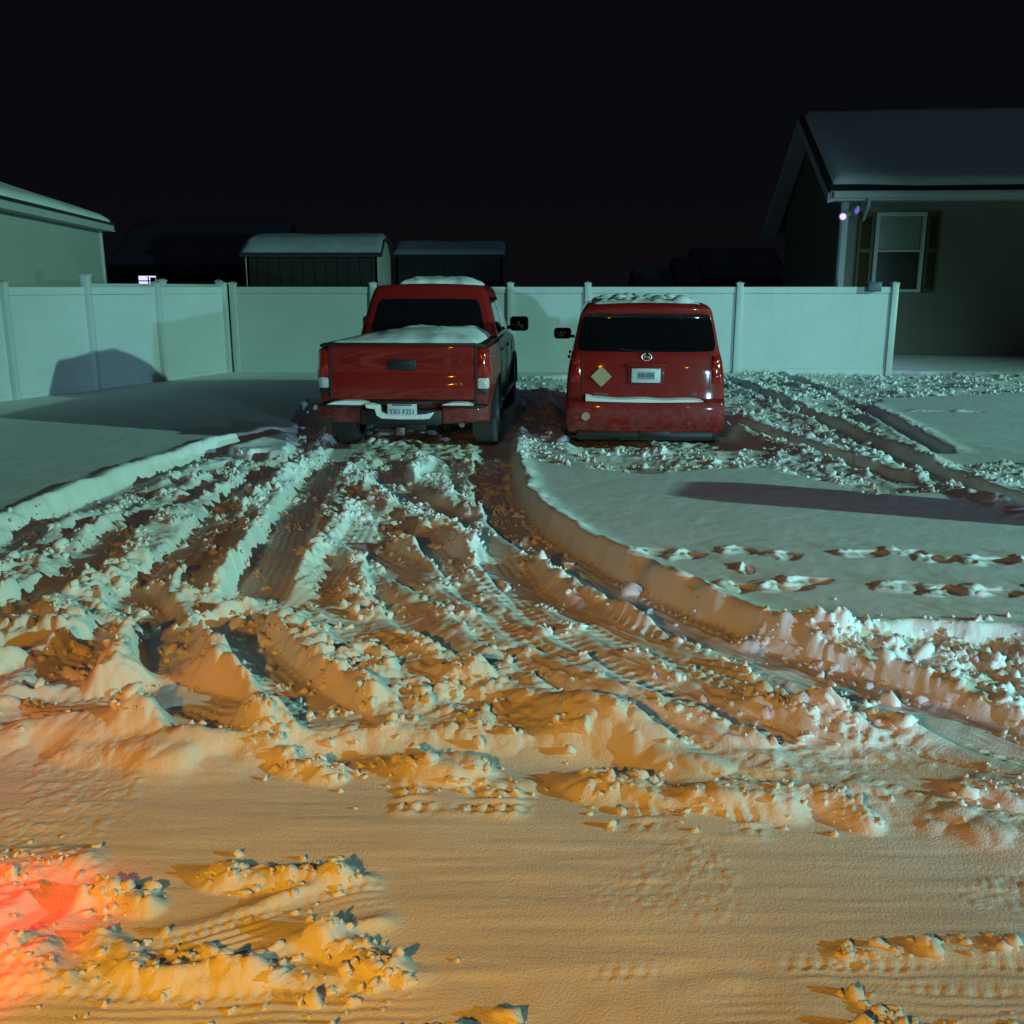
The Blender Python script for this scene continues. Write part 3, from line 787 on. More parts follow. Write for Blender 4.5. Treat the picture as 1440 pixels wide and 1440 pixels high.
# ------------------------------------------------------------------ sheds and far houses behind the fence
def shed(name, label, x0, x1, Y, D, eave, ridge, wallm, endm, snowm, gam=False, cat="shed", th=.09, base=-.1):
    r = empty(name, (x0, Y, 0)); tag(r, label, cat)
    W = x1 - x0
    bw_ = MB().box((W / 2, .05, (eave + base) / 2), (W, .1, eave - base), 0)
    k = .3
    while k < W - .1:
        bw_.box((k, -.008, (eave + base) / 2), (.05, .02, eave - base - .02), 0); k += .3
    bw_.build("front_wall", wallm, r)
    prof = [(0, eave), (D * .2, eave + (ridge - eave) * .72), (D / 2, ridge), (D * .8, eave + (ridge - eave) * .72), (D, eave)] if gam else [(0, eave), (D / 2, ridge), (D, eave)]
    pts = [(0, base)] + prof + [(D, base)]
    MB().prism(pts, W - .06, W + .03, 'x').build("end_wall", endm, r)
    MB().prism(pts, -.03, .06, 'x').build("end_wall", endm, r)
    MB().box((W / 2, D - .05, (eave + base) / 2), (W - .2, .1, eave - base), 0).build("back_wall", wallm, r)
    ov = [(-.12, prof[0][1] - .08)] + prof[1:-1] + [(D + .12, prof[-1][1] - .08)]
    up = [(a, b_ + .05) for a, b_ in ov]
    MB().prism(ov + up[::-1], -.15, W + .15, 'x').build("roof", M['shingle'], r)
    # snow as soft layer following the roof
    nseg = 40; V = []; F = []
    ss = np.linspace(0, 1, 26); pr_ = np.array(up); seg = np.concatenate([[0], np.cumsum(np.hypot(*np.diff(pr_, axis=0).T))])
    for lay in (0, 1):
        for s in ss:
            q = .04 * seg[-1] / seg[-1] + s * .94
            yy = np.interp(q * seg[-1], seg, pr_[:, 0]); zz = np.interp(q * seg[-1], seg, pr_[:, 1])
            for i in range(nseg):
                xx = -.10 + (W + .20) * i / (nseg - 1)
                de = min(1, max(0, min(s / .08, (1 - s) / .08, i / 1.5, (nseg - 1 - i) / 1.5)))
                t_ = th * math.sin(de * math.pi / 2) * (.8 + .4 * float(vnoise(np.array([xx]), np.array([s * 3]), .8, 5)[0]))
                V.append((xx, yy, zz + (.002 + t_ if lay else .001)))
    N = nseg * len(ss)
    for j in range(len(ss) - 1):
        for i in range(nseg - 1):
            a = j * nseg + i
            F.append((N + a, N + a + 1, N + a + nseg + 1, N + a + nseg)); F.append((a, a + nseg, a + nseg + 1, a + 1))
    me = bpy.data.meshes.new("roof_snow"); me.from_pydata(V, [], F); me.update(); link("roof_snow", me, snowm, r, True)
    return r
def zx(px0, px1, pe, pr, Y):
    a, ze = atY(px0, pe, Y); b_, _ = atY(px1, pe, Y); _, zr = atY(px0, pr, Y + 1.3)
    return a, b_, ze, zr
a, b_, ze, zr = zx(346, 530, 357, 336, 26)
s1 = shed("garden_shed", "dark garden shed with pale right end and snow on its barn roof", a, b_, 26, 2.6, ze, zr, M['shedwood'], M['shedend'], M['snow_dimmed'], True)
MB().box((b_ - a + .05, 1.3, 1.0), (.03, 1.0, 1.9), .004).build("door", M['shedend'], s1)
a, b_, ze, zr = zx(556, 706, 358, 345, 30)
shed("garden_shed", "low dark shed with thin snowy roof beyond the red pickup cab", a, b_, 30, 2.4, ze, zr, M['shedwood'], M['shedwood'], M['snow_dimmed'])
a, b_, ze, zr = zx(152, 385, 376, 330, 45)
fh = shed("far_house", "dim far house with lit window and faint snowy roof behind left fence", a, b_, 45, 8, ze, 4.6, M['farwall'], M['farwall'], M['farsnow_dimmed'], cat="house")
wxa, wza = atY(196, 400, 45); wxb, wzb = atY(219, 388, 45)
wf = MB().box(((wxa + wxb) / 2 - a, -.03, wzb + .03), (wxb - wxa + .1, .06, .05), 0).box(((wxa + wxb) / 2 - a, -.03, wza - .03), (wxb - wxa + .1, .06, .05), 0)
wf.box(((wxa + wxb) / 2 - a + .06, -.06, (wza + wzb) / 2 - .02), (.05, .03, wzb - wza), 0).box(((wxa + wxb) / 2 - a, -.05, (wza + wzb) / 2 - .03), (wxb - wxa, .02, .05), 0)
wf.box((wxb - a - .12, -.05, wza + .16), (.24, .02, .30), 0)
wfo = wf.build("window", M['farwall'], fh)
MB().box(((wxa + wxb) / 2 - a, -.02, (wza + wzb) / 2), (wxb - wxa, .02, wzb - wza), 0).build("lit_pane", M['lit'], wfo)
a, b_, ze, zr = zx(990, 1084, 392, 348, 40)
shed("far_house", "dim far house with faint snowy roof beside the right gable", a, b_ + .6, 40, 5, ze, 3.15, M['farwall'], M['farwall'], M['farsnow_dimmed'], cat="house")
a, b_, ze, zr = zx(898, 944, 402, 381, 38)
shed("far_shed", "dim low outbuilding roof just above the fence behind the red wagon", a, b_, 38, 2.4, 1.72, zr, M['farwall'], M['farwall'], M['farsnow_dimmed'])
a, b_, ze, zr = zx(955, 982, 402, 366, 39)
shed("far_shed", "narrow dim outbuilding roof between the low one and the far house", a, b_, 39, 2.4, 1.72, zr, M['farwall'], M['farwall'], M['farsnow_dimmed'])

# ------------------------------------------------------------------ vehicle helpers
def rbox(x0, x1, y0, y1, z0, z1, r, nx, ny, nz, F):
    """rounded box surface mapped through F(x,y,z)"""
    def lines(a, b_, n):
        e_ = [0, .12, .3, .55, .8, 1.0]
        L = [a + r * t for t in e_] + list(np.linspace(a + r, b_ - r, n + 1)[1:-1]) + [b_ - r * t for t in e_[::-1]]
        return L
    Ls = [lines(x0, x1, nx), lines(y0, y1, ny), lines(z0, z1, nz)]
    idx = {}; V = []; Fc = []
    lo = (x0 + r, y0 + r, z0 + r); hi = (x1 - r, y1 - r, z1 - r)
    def vid(i, j, k):
        key = (i, j, k)
        if key not in idx:
            p = [Ls[0][i], Ls[1][j], Ls[2][k]]
            q = [min(max(p[a], lo[a]), hi[a]) for a in range(3)]
            d = [p[a] - q[a] for a in range(3)]; l_ = math.sqrt(sum(c * c for c in d))
            if l_ > 1e-9: p = [q[a] + d[a] / l_ * r for a in range(3)]
            idx[key] = len(V); V.append(F(*p))
        return idx[key]
    n = [len(l) for l in Ls]
    for ax in range(3):
        a, b_ = [t for t in range(3) if t != ax]
        for end in (0, n[ax] - 1):
            for i in range(n[a] - 1):
                for j in range(n[b_] - 1):
                    q = []
                    for (di, dj) in ((0, 0), (1, 0), (1, 1), (0, 1)):
                        k = [0, 0, 0]; k[ax] = end; k[a] = i + di; k[b_] = j + dj; q.append(vid(*k))
                    Fc.append(q)
    me = bpy.data.meshes.new("b"); me.from_pydata(V, [], Fc)
    bm = bmesh.new(); bm.from_mesh(me); bmesh.ops.recalc_face_normals(bm, faces=bm.faces[:]); bm.to_mesh(me); bm.free()
    return me
def body_obj(name, me, m, parent, arches=(), aw=1.3):
    me.name = name
    o = link(name, me, m, parent, True)
    if arches:
        cut = MB()
        for (yy, zz, rr, xc) in arches:
            for s in (-1, 1): cut.cyl((s * xc, yy, zz), (s * (xc + .6), yy, zz), rr, rr, 40)
        co = cut.build("cutter", None)
        co.parent = parent
        md = o.modifiers.new("b", 'BOOLEAN'); md.operation = 'DIFFERENCE'; md.object = co; md.solver = 'EXACT'
        bpy.context.view_layer.update()
        dg = bpy.context.evaluated_depsgraph_get()
        nm = bpy.data.meshes.new_from_object(o.evaluated_get(dg))
        o.modifiers.clear(); o.data = nm
        if not nm.materials: nm.materials.append(m)
        bpy.data.objects.remove(co)
    try: o.data.set_sharp_from_angle(angle=R(35))
    except Exception: pass
    return o
def bvh_of(*objs):
    V = []; F = []
    for o in objs:
        b0 = len(V); V += [v.co.copy() for v in o.data.vertices]
        F += [[i + b0 for i in p.vertices] for p in o.data.polygons]
    return BVHTree.FromPolygons(V, F)
AX = {'rear': (Vector((0, 1, 0)), lambda a, b_: Vector((a, -3, b_))), 'right': (Vector((-1, 0, 0)), lambda a, b_: Vector((3, a, b_))),
      'left': (Vector((1, 0, 0)), lambda a, b_: Vector((-3, a, b_))), 'top': (Vector((0, 0, -1)), lambda a, b_: Vector((a, b_, 5))), 'front': (Vector((0, -1, 0)), lambda a, b_: Vector((a, 9, b_)))}
def patch(name, bvh, ax, corners, m, parent, eps=.006, n=16, rnd=.08, bulge=0.0, back=.015):
    """a panel following the body; corners (a,b) counter order bl, br, tr, tl"""
    d, org = AX[ax]
    c = [Vector(p) for p in corners]; V = []; W = []; Fc = []
    for j in range(n + 1):
        for i in range(n + 1):
            s = 2 * i / n - 1; t = 2 * j / n - 1
            k = 1 - rnd * (s * s * t * t) ** 2
            u = (s * k + 1) / 2; v_ = (t * k + 1) / 2
            p = (c[0] * (1 - u) + c[1] * u) * (1 - v_) + (c[3] * (1 - u) + c[2] * u) * v_
            hit, nr_, _, _ = bvh.ray_cast(org(p.x, p.y), d)
            if hit is None:
                hit = org(p.x, p.y) + d * 3
                if V: hit = org(p.x, p.y) + d * (W[-1] - org(p.x, p.y)).dot(d)
            e_ = eps + bulge * (1 - s ** 2) * (1 - t ** 2)
            V.append(hit - d * e_); W.append(hit + d * back)
    N = (n + 1) ** 2
    for j in range(n):
        for i in range(n):
            a = j * (n + 1) + i
            Fc += [(a, a + 1, a + n + 2, a + n + 1), (N + a, N + a + n + 1, N + a + n + 2, N + a + 1)]
    bd = [i for i in range(n + 1)] + [j * (n + 1) + n for j in range(1, n + 1)] + [n * (n + 1) + i for i in range(n - 1, -1, -1)] + [j * (n + 1) for j in range(n - 1, 0, -1)]
    for a, b_ in zip(bd, bd[1:] + bd[:1]): Fc.append((a, N + a, N + b_, b_))
    return MB().add(V + W, Fc).build(name, m, parent, True)
def snowpad(name, bvh, rect, th, m, parent, n=44, seed=1, lump=0.0, taper=.22, f=None):
    x0, x1, y0, y1 = rect; V = []; W = []; Fc = []
    for j in range(n + 1):
        for i in range(n + 1):
            s = i / n; t = j / n
            ws = .03 * (float(vnoise(np.array([t * 3.0]), np.array([1.0]), .4, seed + 8)[0]) - .5)
            X = x0 + (x1 - x0) * s + ws * (1 - 2 * s); Y = y0 + (y1 - y0) * t + .05 * (float(vnoise(np.array([s * 3.0]), np.array([2.0]), .35, seed + 9)[0]) - .5) * (1 - t)
            hit, nr_, _, _ = bvh.ray_cast(Vector((X, Y, 5)), Vector((0, 0, -1)))
            zz = hit.z if hit else (W[-1].z if W else 1.0)
            de = min(s, 1 - s, t, 1 - t) / taper
            de = math.sin(max(0, min(1, de)) * math.pi / 2) ** .6
            k = f(s, t) if f else 1.0
            h = th * de * k * (.8 + .4 * float(vnoise(np.array([X]), np.array([Y]), .35, seed)[0]))
            if lump: h += de * lump * float(lumps(np.array([X]), np.array([Y]), .14, seed + 2, .6)[0])
            V.append(Vector((X, Y, zz + .002 + h))); W.append(Vector((X, Y, zz - .004)))
    N = (n + 1) ** 2
    for j in range(n):
        for i in range(n):
            a = j * (n + 1) + i
            Fc += [(a, a + 1, a + n + 2, a + n + 1), (N + a, N + a + n + 1, N + a + n + 2, N + a + 1)]
    return MB().add(V + W, Fc).build(name, m, parent, True)
def interp(pts):
    xs = [p[0] for p in pts]; v_ = [p[1] for p in pts]
    return lambda t: float(np.interp(t, xs, v_))
def wheel(parent, X, Y, r, w, side, lugs=True):
    prof = [(-w / 2, r * .62), (-w / 2 - .006, r * .80), (-w / 2 + .004, r * .93), (-w / 2 + .03, r * .99), (0, r), (w / 2 - .03, r * .99), (w / 2 - .004, r * .93), (w / 2 + .006, r * .80), (w / 2, r * .62)]
    n = 48; V = []; F = []
    for k in range(n):
        t = 2 * math.pi * k / n
        for (a, q) in prof:
            qq = q - (.009 if (k % 2 and abs(a) < w * .49 and q > r * .9) else 0)
            V.append((a, math.cos(t) * qq, math.sin(t) * qq))
    m_ = len(prof)
    for k in range(n):
        for j in range(m_ - 1):
            F.append((k * m_ + j, k * m_ + j + 1, ((k + 1) % n) * m_ + j + 1, ((k + 1) % n) * m_ + j))
    hub = MB().cyl((side * w * .30, 0, 0), (side * w * .47, 0, 0), .055, .05, 16).build("wheel", M['alloy'], parent, True)
    hub.location = (X, Y, r)
    MB().add(V, F).build("tyre", M['rubber'], hub, True)
    rim = MB()
    rim.cyl((-side * w * .25, 0, 0), (side * w * .22, 0, 0), r * .62, r * .62, 40)
    for k in range(6):
        t = 2 * math.pi * k / 6
        rim.box((side * w * .32, math.cos(t) * r * .34, math.sin(t) * r * .34), (.03, r * .13, r * .58), .006, Euler((t - math.pi / 2, 0, 0)))
    for k in range(36):
        t0 = 2 * math.pi * k / 36; t1 = 2 * math.pi * (k + 1) / 36
        rim.box((side * w * .40, math.cos(t0) * r * .60, math.sin(t0) * r * .60), (.05, .02, r * .115), 0, Euler((t0, 0, 0)))
    rim.build("rim", M['alloy'], hub)
    return hub
def text_mesh(name, s, size, m, parent, loc, rot=(R(90), 0, 0), ext=.0015, sx=1.0):
    cu = bpy.data.curves.new(name, 'FONT'); cu.body = s; cu.size = size; cu.extrude = ext; cu.align_x = 'CENTER'; cu.align_y = 'CENTER'
    t = bpy.data.objects.new(name + "_tmp", cu); COL.objects.link(t)
    bpy.context.view_layer.update()
    me = bpy.data.meshes.new_from_object(t.evaluated_get(bpy.context.evaluated_depsgraph_get()))
    bpy.data.objects.remove(t); me.materials.clear(); me.name = name
    o = link(name, me, m, parent); o.location = loc; o.rotation_euler = rot; o.scale = (sx, 1, 1)
    return o
def surf_y(bvh, X, Z):
    h = bvh.ray_cast(Vector((X, -3, Z)), Vector((0, 1, 0)))[0]
    return h.y if h else 0.0

GB = -.185   # where the tyres stand
# ------------------------------------------------------------------ red pickup truck
TY = 10.22
tr = empty("pickup_truck", (-1.155, TY, GB), R(-3.4))
tag(tr, "red pickup truck with snow on its bed cover, seen from behind", "pickup truck")
hwT = interp([(.40, .86), (.60, .895), (.80, .925), (.95, .925), (1.10, .905), (1.25, .885), (1.4, .86)])
def bedF(x_, y_, z_):
    k = hwT(z_) / .925
    fl_ = 0.03 * math.exp(-((y_ - 1.05) / .5) ** 2) * sstep(.4, .8, np.array(z_)) * sstep(1.15, .95, np.array(z_))
    return (x_ * k + math.copysign(float(fl_), x_) * (abs(x_) > .7), y_ + .03 * (x_ / .92) ** 4, z_)
bed = body_obj("bed", rbox(-.925, .925, .0, 1.80, .52, 1.215, .05, 14, 22, 10, bedF), M['paint_dirty'], tr, [(1.02, .40, .47, .58)])
def topT(y_):
    return interp([(1.8, 1.24), (3.9, 1.22), (4.05, 1.20), (4.9, 1.12), (5.2, 1.02), (5.4, .95)])(y_)
def cabF(x_, y_, z_):
    z2 = .45 + (z_ - .45) * (topT(y_) - .45) / (1.22 - .45)
    return (x_ * hwT(z2) / .925 * (1 - .10 * float(sstep(4.7, 5.35, np.array(y_)))), y_ - .12 * (x_ / .92) ** 4 * (y_ > 4.8), z2)
cabl = body_obj("cab_body", rbox(-.925, .925, 1.82, 5.30, .45, 1.22, .06, 14, 44, 10, cabF), M['paint_dirty'], tr, [(4.45, .40, .45, .58)])
# greenhouse
def ghF(x_, y_, z_):
    t = (z_ - 1.17) / (1.845 - 1.17); t = max(0, min(1, t))
    yb0, yb1, yt0, yt1 = 1.86, 4.15, 2.10, 3.35
    v_ = (y_ - 1.86) / (4.15 - 1.86)
    yy = (yb0 + (yt0 - yb0) * t) * (1 - v_) + (yb1 + (yt1 - yb1) * t) * v_
    yy -= .05 * (1 - (x_ / .9) ** 2) * (1 - v_)
    crown = .025 * (1 - (x_ / .9) ** 2) * (t > .9)
    return (x_ * (.875 - .185 * t ** 1.15) / .9, yy, z_ + crown)
gh = body_obj("cab_roof", rbox(-.9, .9, 1.86, 4.15, 1.17, 1.845, .085, 14, 22, 12, ghF), M['paint'], tr)
bv = bvh_of(bed, cabl, gh)
bvg = bvh_of(gh); bvb = bvh_of(bed)
patch("rear_window", bvg, 'rear', [(-.72, 1.27), (.72, 1.27), (.62, 1.69), (-.62, 1.69)], M['glass'], tr, .005, 20, .05)
patch("windscreen", bvg, 'front', [(-.72, 1.27), (.72, 1.27), (.60, 1.74), (-.60, 1.74)], M['glass'], tr, .005, 14, .05)
for sd_ in ('right', 'left'):
    patch("side_window", bvg, sd_, [(2.05, 1.27), (2.75, 1.27), (2.78, 1.70), (2.24, 1.70)], M['glass'], tr, .005, 12, .07)
    patch("side_window", bvg, sd_, [(2.83, 1.27), (3.88, 1.27), (3.42, 1.70), (2.84, 1.70)], M['glass'], tr, .005, 12, .07)
# tailgate with top lip, pressed lines
tg = []
prof = [(.655, .010), (.67, .030), (.76, .036), (.86, .036), (.885, .026), (1.06, .026), (1.075, .036), (1.17, .040), (1.205, .048), (1.225, .044), (1.235, .02)]
V = []; F = []
nx_ = 25
for (zz, dd) in prof:
    for i in range(nx_):
        s = -1 + 2 * i / (nx_ - 1)
        X = .762 * s * (1 - .0 * zz)
        V.append((X, -dd + .022 * s ** 4, zz))
for (zz, dd) in prof:
    for i in range(nx_):
        s = -1 + 2 * i / (nx_ - 1); V.append((.762 * s, .03, zz))
N = len(prof) * nx_
for j in range(len(prof) - 1):
    for i in range(nx_ - 1):
        a = j * nx_ + i
        F += [(a, a + 1, a + nx_ + 1, a + nx_), (N + a, N + a + nx_, N + a + nx_ + 1, N + a + 1)]
for j in range(len(prof) - 1):
    for i in (0, nx_ - 1):
        a = j * nx_ + i; F.append((a, a + nx_, N + a + nx_, N + a))
for j in (0, len(prof) - 1):
    for i in range(nx_ - 1):
        a = j * nx_ + i; F.append((a, a + 1, N + a + 1, N + a))
tgo = MB().add(V, F).build("tailgate", M['paint'], tr, True)
MB().box((0, -.034, 1.035), (.30, .024, .115), .012).box((0, -.050, 1.05), (.20, .02, .05), .008).build("handle", M['black'], tgo, True)
text_mesh("badge", "V6", .05, M['chrome'], tgo, (.60, -.043, .835), sx=1.5)
# dark gaps beside and under the tailgate
MB().box((.776, -.003, .94), (.022, .02, .58), .002).box((-.776, -.003, .94), (.022, .02, .58), .002).box((0, -.003, .640), (1.6, .02, .03), .002).build("tailgate_gap", M['black'], tr)
# tail lamps: tall red with clear lower part
for s in (1, -1):
    cs = lambda a, b_, c_, d_: [(s * a, c_), (s * b_, c_), (s * b_, d_), (s * a, d_)]
    tl = patch("tail_light", bvb, 'rear', cs(.79, .915, .90, 1.195), M['lens_red'], tr, .022, 10, .08, .014)
    patch("reverse_lens", bvb, 'rear', cs(.795, .915, .785, .895), M['lens_clear'], tl, .020, 8, .08, .012)
    patch("lower_lens", bvb, 'rear', cs(.80, .905, .735, .78), M['black'], tl, .014, 6, .08, .004)
    patch("side_lens", bvb, 'right' if s > 0 else 'left', [(.03, .78), (.12, .84), (.16, 1.17), (.03, 1.19)], M['lens_red'], tl, .010, 8, .06)
# bed cover + black rails
cov = MB().box((0, .90, 1.228), (1.76, 1.80, .035), .015).build("bed_cover", M['black'], tr, True)
MB().box((0, .02, 1.243), (1.70, .07, .026), .01).build("cover_edge", M['black'], cov, True)
snowpad("cover_snow", bvh_of(cov), (-.80, .80, .16, 1.78), .15, M['snowcap'], cov, 44, 3, .02, .30, lambda s, t: .35 + .65 * float(sstep(0, .55, np.array(s))) * (0.75 + .25 * t))
snowpad("roof_snow", bvg, (-.42, .60, 2.28, 3.2), .085, M['snowcap'], gh, 36, 6, .02, .22)
MB().box((0, 2.115, 1.775), (.30, .03, .03), .006).build("brake_light", M['lens_red'], gh, True)
MB().cyl((-.2, 2.5, 1.86), (-.2, 2.2, 1.95), .004, .003, 6).build("aerial", M['black'], gh)
# bumper: painted ends, black step centre
bmp = MB()
bmp.box((0, -.10, .50), (.86, .20, .16), .02)
bumper = bmp.build("bumper", M['black'], tr, True)
for s in (1, -1):
    def bF(x_, y_, z_, s=s):
        return (x_, y_ + .10 * max(0.0, (abs(x_) - .42) / .5) ** 2.6, z_ + .02 * ((abs(x_) - .42) / .5))
    xa, xb = (.42, .925) if s > 0 else (-.925, -.42)
    mm = rbox(xa, xb, -.17, .05, .425, .60, .035, 10, 3, 3, bF)
    eo = body_obj("bumper_end", mm, M['paint_dirty'], bumper)
    MB().box((s * .66, -.07, .612), (.46, .19, .022), .008).build("bumper_step", M['black'], bumper, True)
MB().box((0, -.05, .635), (.62, .10, .05), .01).build("plate_recess", M['black'], bumper, True)
pl = MB().box((.02, -.212, .565), (.31, .006, .155), .004).build("licence_plate", M['plate'], bumper, True)
text_mesh("plate_number", "YX1 F251", .078, M['plate_ink'], pl, (.02, -.2165, .56), sx=.86)
MB().box((.02, -.2165, .632), (.20, .003, .014), 0).build("plate_strip", M['plate_ink'], pl)
# snow lodged on the bumper
def blob(name, pts, parent, m, ylo, yhi, rr=.01):
    """snow ledge: outline (x,z) extruded in depth with rounded front"""
    n = len(pts); cx = sum(p[0] for p in pts) / n; cz = sum(p[1] for p in pts) / n
    V = []; F = []
    rings = [(yhi, 1.0), ((ylo + yhi) / 2, 1.0), (ylo + .012, .97), (ylo, .84)]
    for (yy, k) in rings:
        for (a, b_) in pts:
            V.append((cx + (a - cx) * (1 - (1 - k) * .25), yy, cz + (b_ - cz) * k))
    for j in range(len(rings) - 1):
        for i in range(n):
            F.append((j * n + i, j * n + (i + 1) % n, (j + 1) * n + (i + 1) % n, (j + 1) * n + i))
    F.append(tuple(range((len(rings) - 1) * n, len(rings) * n))); F.append(tuple(range(n))[::-1])
    return MB().add(V, F).build(name, m, parent, True)
blob("bumper_snow", [(-.36, .61), (-.27, .60), (-.25, .52), (-.20, .485), (0, .478), (.22, .48), (.31, .49), (.36, .56), (.28, .54), (.1, .52), (-.12, .525), (-.20, .56), (-.23, .625), (-.30, .645), (-.37, .64)], bumper, M['snowcap'], -.245, -.12)
blob("bumper_snow", [(-.80, .622), (-.36, .615), (-.34, .640), (-.42, .662), (-.60, .668), (-.72, .655)], bumper, M['snowcap'], -.16, -.03)
blob("bumper_snow", [(.42, .622), (.76, .622), (.70, .650), (.55, .655), (.46, .640)], bumper, M['snowcap'], -.16, -.03)
# underside: frame, hitch, axle, exhaust, mud flap, spare
MB().box((0, -.06, .385), (.50, .08, .07), .01).box((0, -.14, .355), (.08, .16, .08), .006).build("hitch", M['black'], tr, True)
MB().box((0, -.222, .355), (.085, .01, .085), .006).box((0, -.229, .355), (.045, .008, .045), .003).build("hitch_cover", M['metal'], tr, True)
MB().box((.45, 2.6, .46), (.09, 4.9, .12), .01).box((-.45, 2.6, .46), (.09, 4.9, .12), .01).build("frame_rail", M['black'], tr)
MB().cyl((-.75, 1.02, .385), (.75, 1.02, .385), .045).cyl((0, .86, .385), (0, 1.2, .385), .14, .11, 20).build("axle", M['black'], tr, True)
MB().cyl((0, .10, .50), (0, .58, .50), .33, .33, 30).build("spare_tyre", M['rubber'], tr, True) if False else None
sp = MB().cyl((0, .42, .52), (0, .42, .70), .35, .35, 32).cyl((0, .42, .50), (0, .42, .52), .33, .35, 32).build("spare_tyre", M['rubber'], tr, True)
MB().cyl((.62, .02, .40), (.50, .70, .42), .032, .032, 14).build("exhaust_pipe", M['metal'], tr, True)
for s in (1, -1): MB().box((s * .80, .54, .33), (.24, .012, .27), .004).build("mud_flap", M['black'], tr)
for (yy) in (1.02, 4.45):
    for s in (1, -1): wheel(tr, s * .80, yy, .385, .26, s)
# wheel-arch lips and liners
for (yy, bb) in ((1.02, bed), (4.45, cabl)):
    for s in (1, -1):
        lin = MB()
        for k in range(20):
            t0 = math.pi * (k) / 20; t1 = math.pi * (k + 1) / 20; ro = .475
            lin.box((s * .925, yy + math.cos((t0 + t1) / 2) * ro, .40 + math.sin((t0 + t1) / 2) * ro), (.05, .035, .085), .004, Euler(((t0 + t1) / 2, 0, 0)))
        lin.build("arch_trim", M['black'], tr)
# mirrors, handles
for s in (1, -1):
    mm = rbox(-.13, .13, -.07, .07, -.10, .10, .05, 4, 2, 3, lambda a, b_, c_: (a, b_ + a * a * 1.2, c_))
    mo = body_obj("mirror", mm, M['black'], tr); mo.location = (s * 1.045, 3.58, 1.33)
    MB().box((-s * .10, .0, -.05), (.14, .05, .05), .01).build("mirror_arm", M['black'], mo, True)
    MB().box((0, -.071, 0), (.19, .006, .14), .02).build("mirror_glass", M['glass'], mo, True)
    for yy in (2.18, 3.15): MB().box((s * .918, yy, 1.07), (.03, .18, .035), .010).build("door_handle", M['paint'], tr, True)
    MB().box((s * .925, 2.80, .82), (.008, .012, .60), 0).build("door_gap", M['black'], tr)
    MB().box((s * .925, 3.86, .80), (.008, .012, .60), 0).build("door_gap", M['black'], tr)
    MB().box((s * .90, 2.9, .46), (.10, 2.0, .06), .02).build("running_board", M['black'], tr, True)
patch("grille", bvh_of(cabl), 'front', [(-.40, .72), (.40, .72), (.46, .95), (-.46, .95)], M['black'], tr, .01, 8, .06)
for s in (1, -1): patch("headlight", bvh_of(cabl), 'front', [(s * .52, .76), (s * .78, .78), (s * .76, .93), (s * .52, .92)], M['lens_clear'], tr, .012, 8, .08)
MB().box((0, 5.27, .55), (1.66, .16, .22), .05).build("front_bumper", M['paint_dirty'], tr, True)

# ------------------------------------------------------------------ red boxy wagon
XY = 10.62
xb = empty("boxy_wagon", (1.475, XY, GB), R(-4.2))
tag(xb, "red boxy hatchback wagon with diamond sticker and white plate, parked beside the pickup", "car")
hwX = interp([(.20, .845), (.30, .872), (.45, .882), (.62, .880), (.80, .872), (.95, .855), (1.05, .838), (1.12, .815), (1.20, .795), (1.40, .757), (1.55, .722), (1.66, .665)])
def rrX(z_):
    return interp([(.20, -.00), (.27, .075), (.40, .115), (.55, .110), (.595, .095), (.625, .035), (.70, .030), (.95, .022), (1.10, .005), (1.15, -.015), (1.30, -.045), (1.52, -.085), (1.57, -.060), (1.62, -.055), (1.66, -.075)])(z_)
def topX(y_):
    return interp([(0, 1.645), (.5, 1.66), (2.4, 1.66), (2.75, 1.63), (2.95, 1.54), (3.35, 1.21), (3.45, 1.14), (3.9, 1.06), (4.15, .98), (4.3, .90)])(y_)
def xbF(x_, y_, z_):
    tp = topX(y_)
    z2 = z_ if z_ < .85 else .85 + (z_ - .85) * (tp - .85) / (1.66 - .85)
    v_ = float(sstep(.9, .0, np.array(y_)))
    yy = y_ - rrX(z_) * v_ + .075 * abs(x_ / .88) ** 3.2 * v_
    vf = float(sstep(3.5, 4.25, np.array(y_)))
    yy -= .16 * abs(x_ / .88) ** 3 * vf
    if z2 > 1.6: z2 += .012 * (1 - (x_ / .7) ** 2)
    return (x_ * hwX(z2) / .88, yy, z2)
xbody = body_obj("body", rbox(-.88, .88, .06, 4.25, .22, 1.66, .055, 20, 60, 34, xbF), M['paint'], xb, [(.80, .33, .37, .56), (3.40, .33, .37, .56)])
bx_ = bvh_of(xbody)
patch("rear_window", bx_, 'rear', [(-.775, 1.135), (.775, 1.135), (.695, 1.545), (-.695, 1.545)], M['glass'], xb, .006, 26, .05)
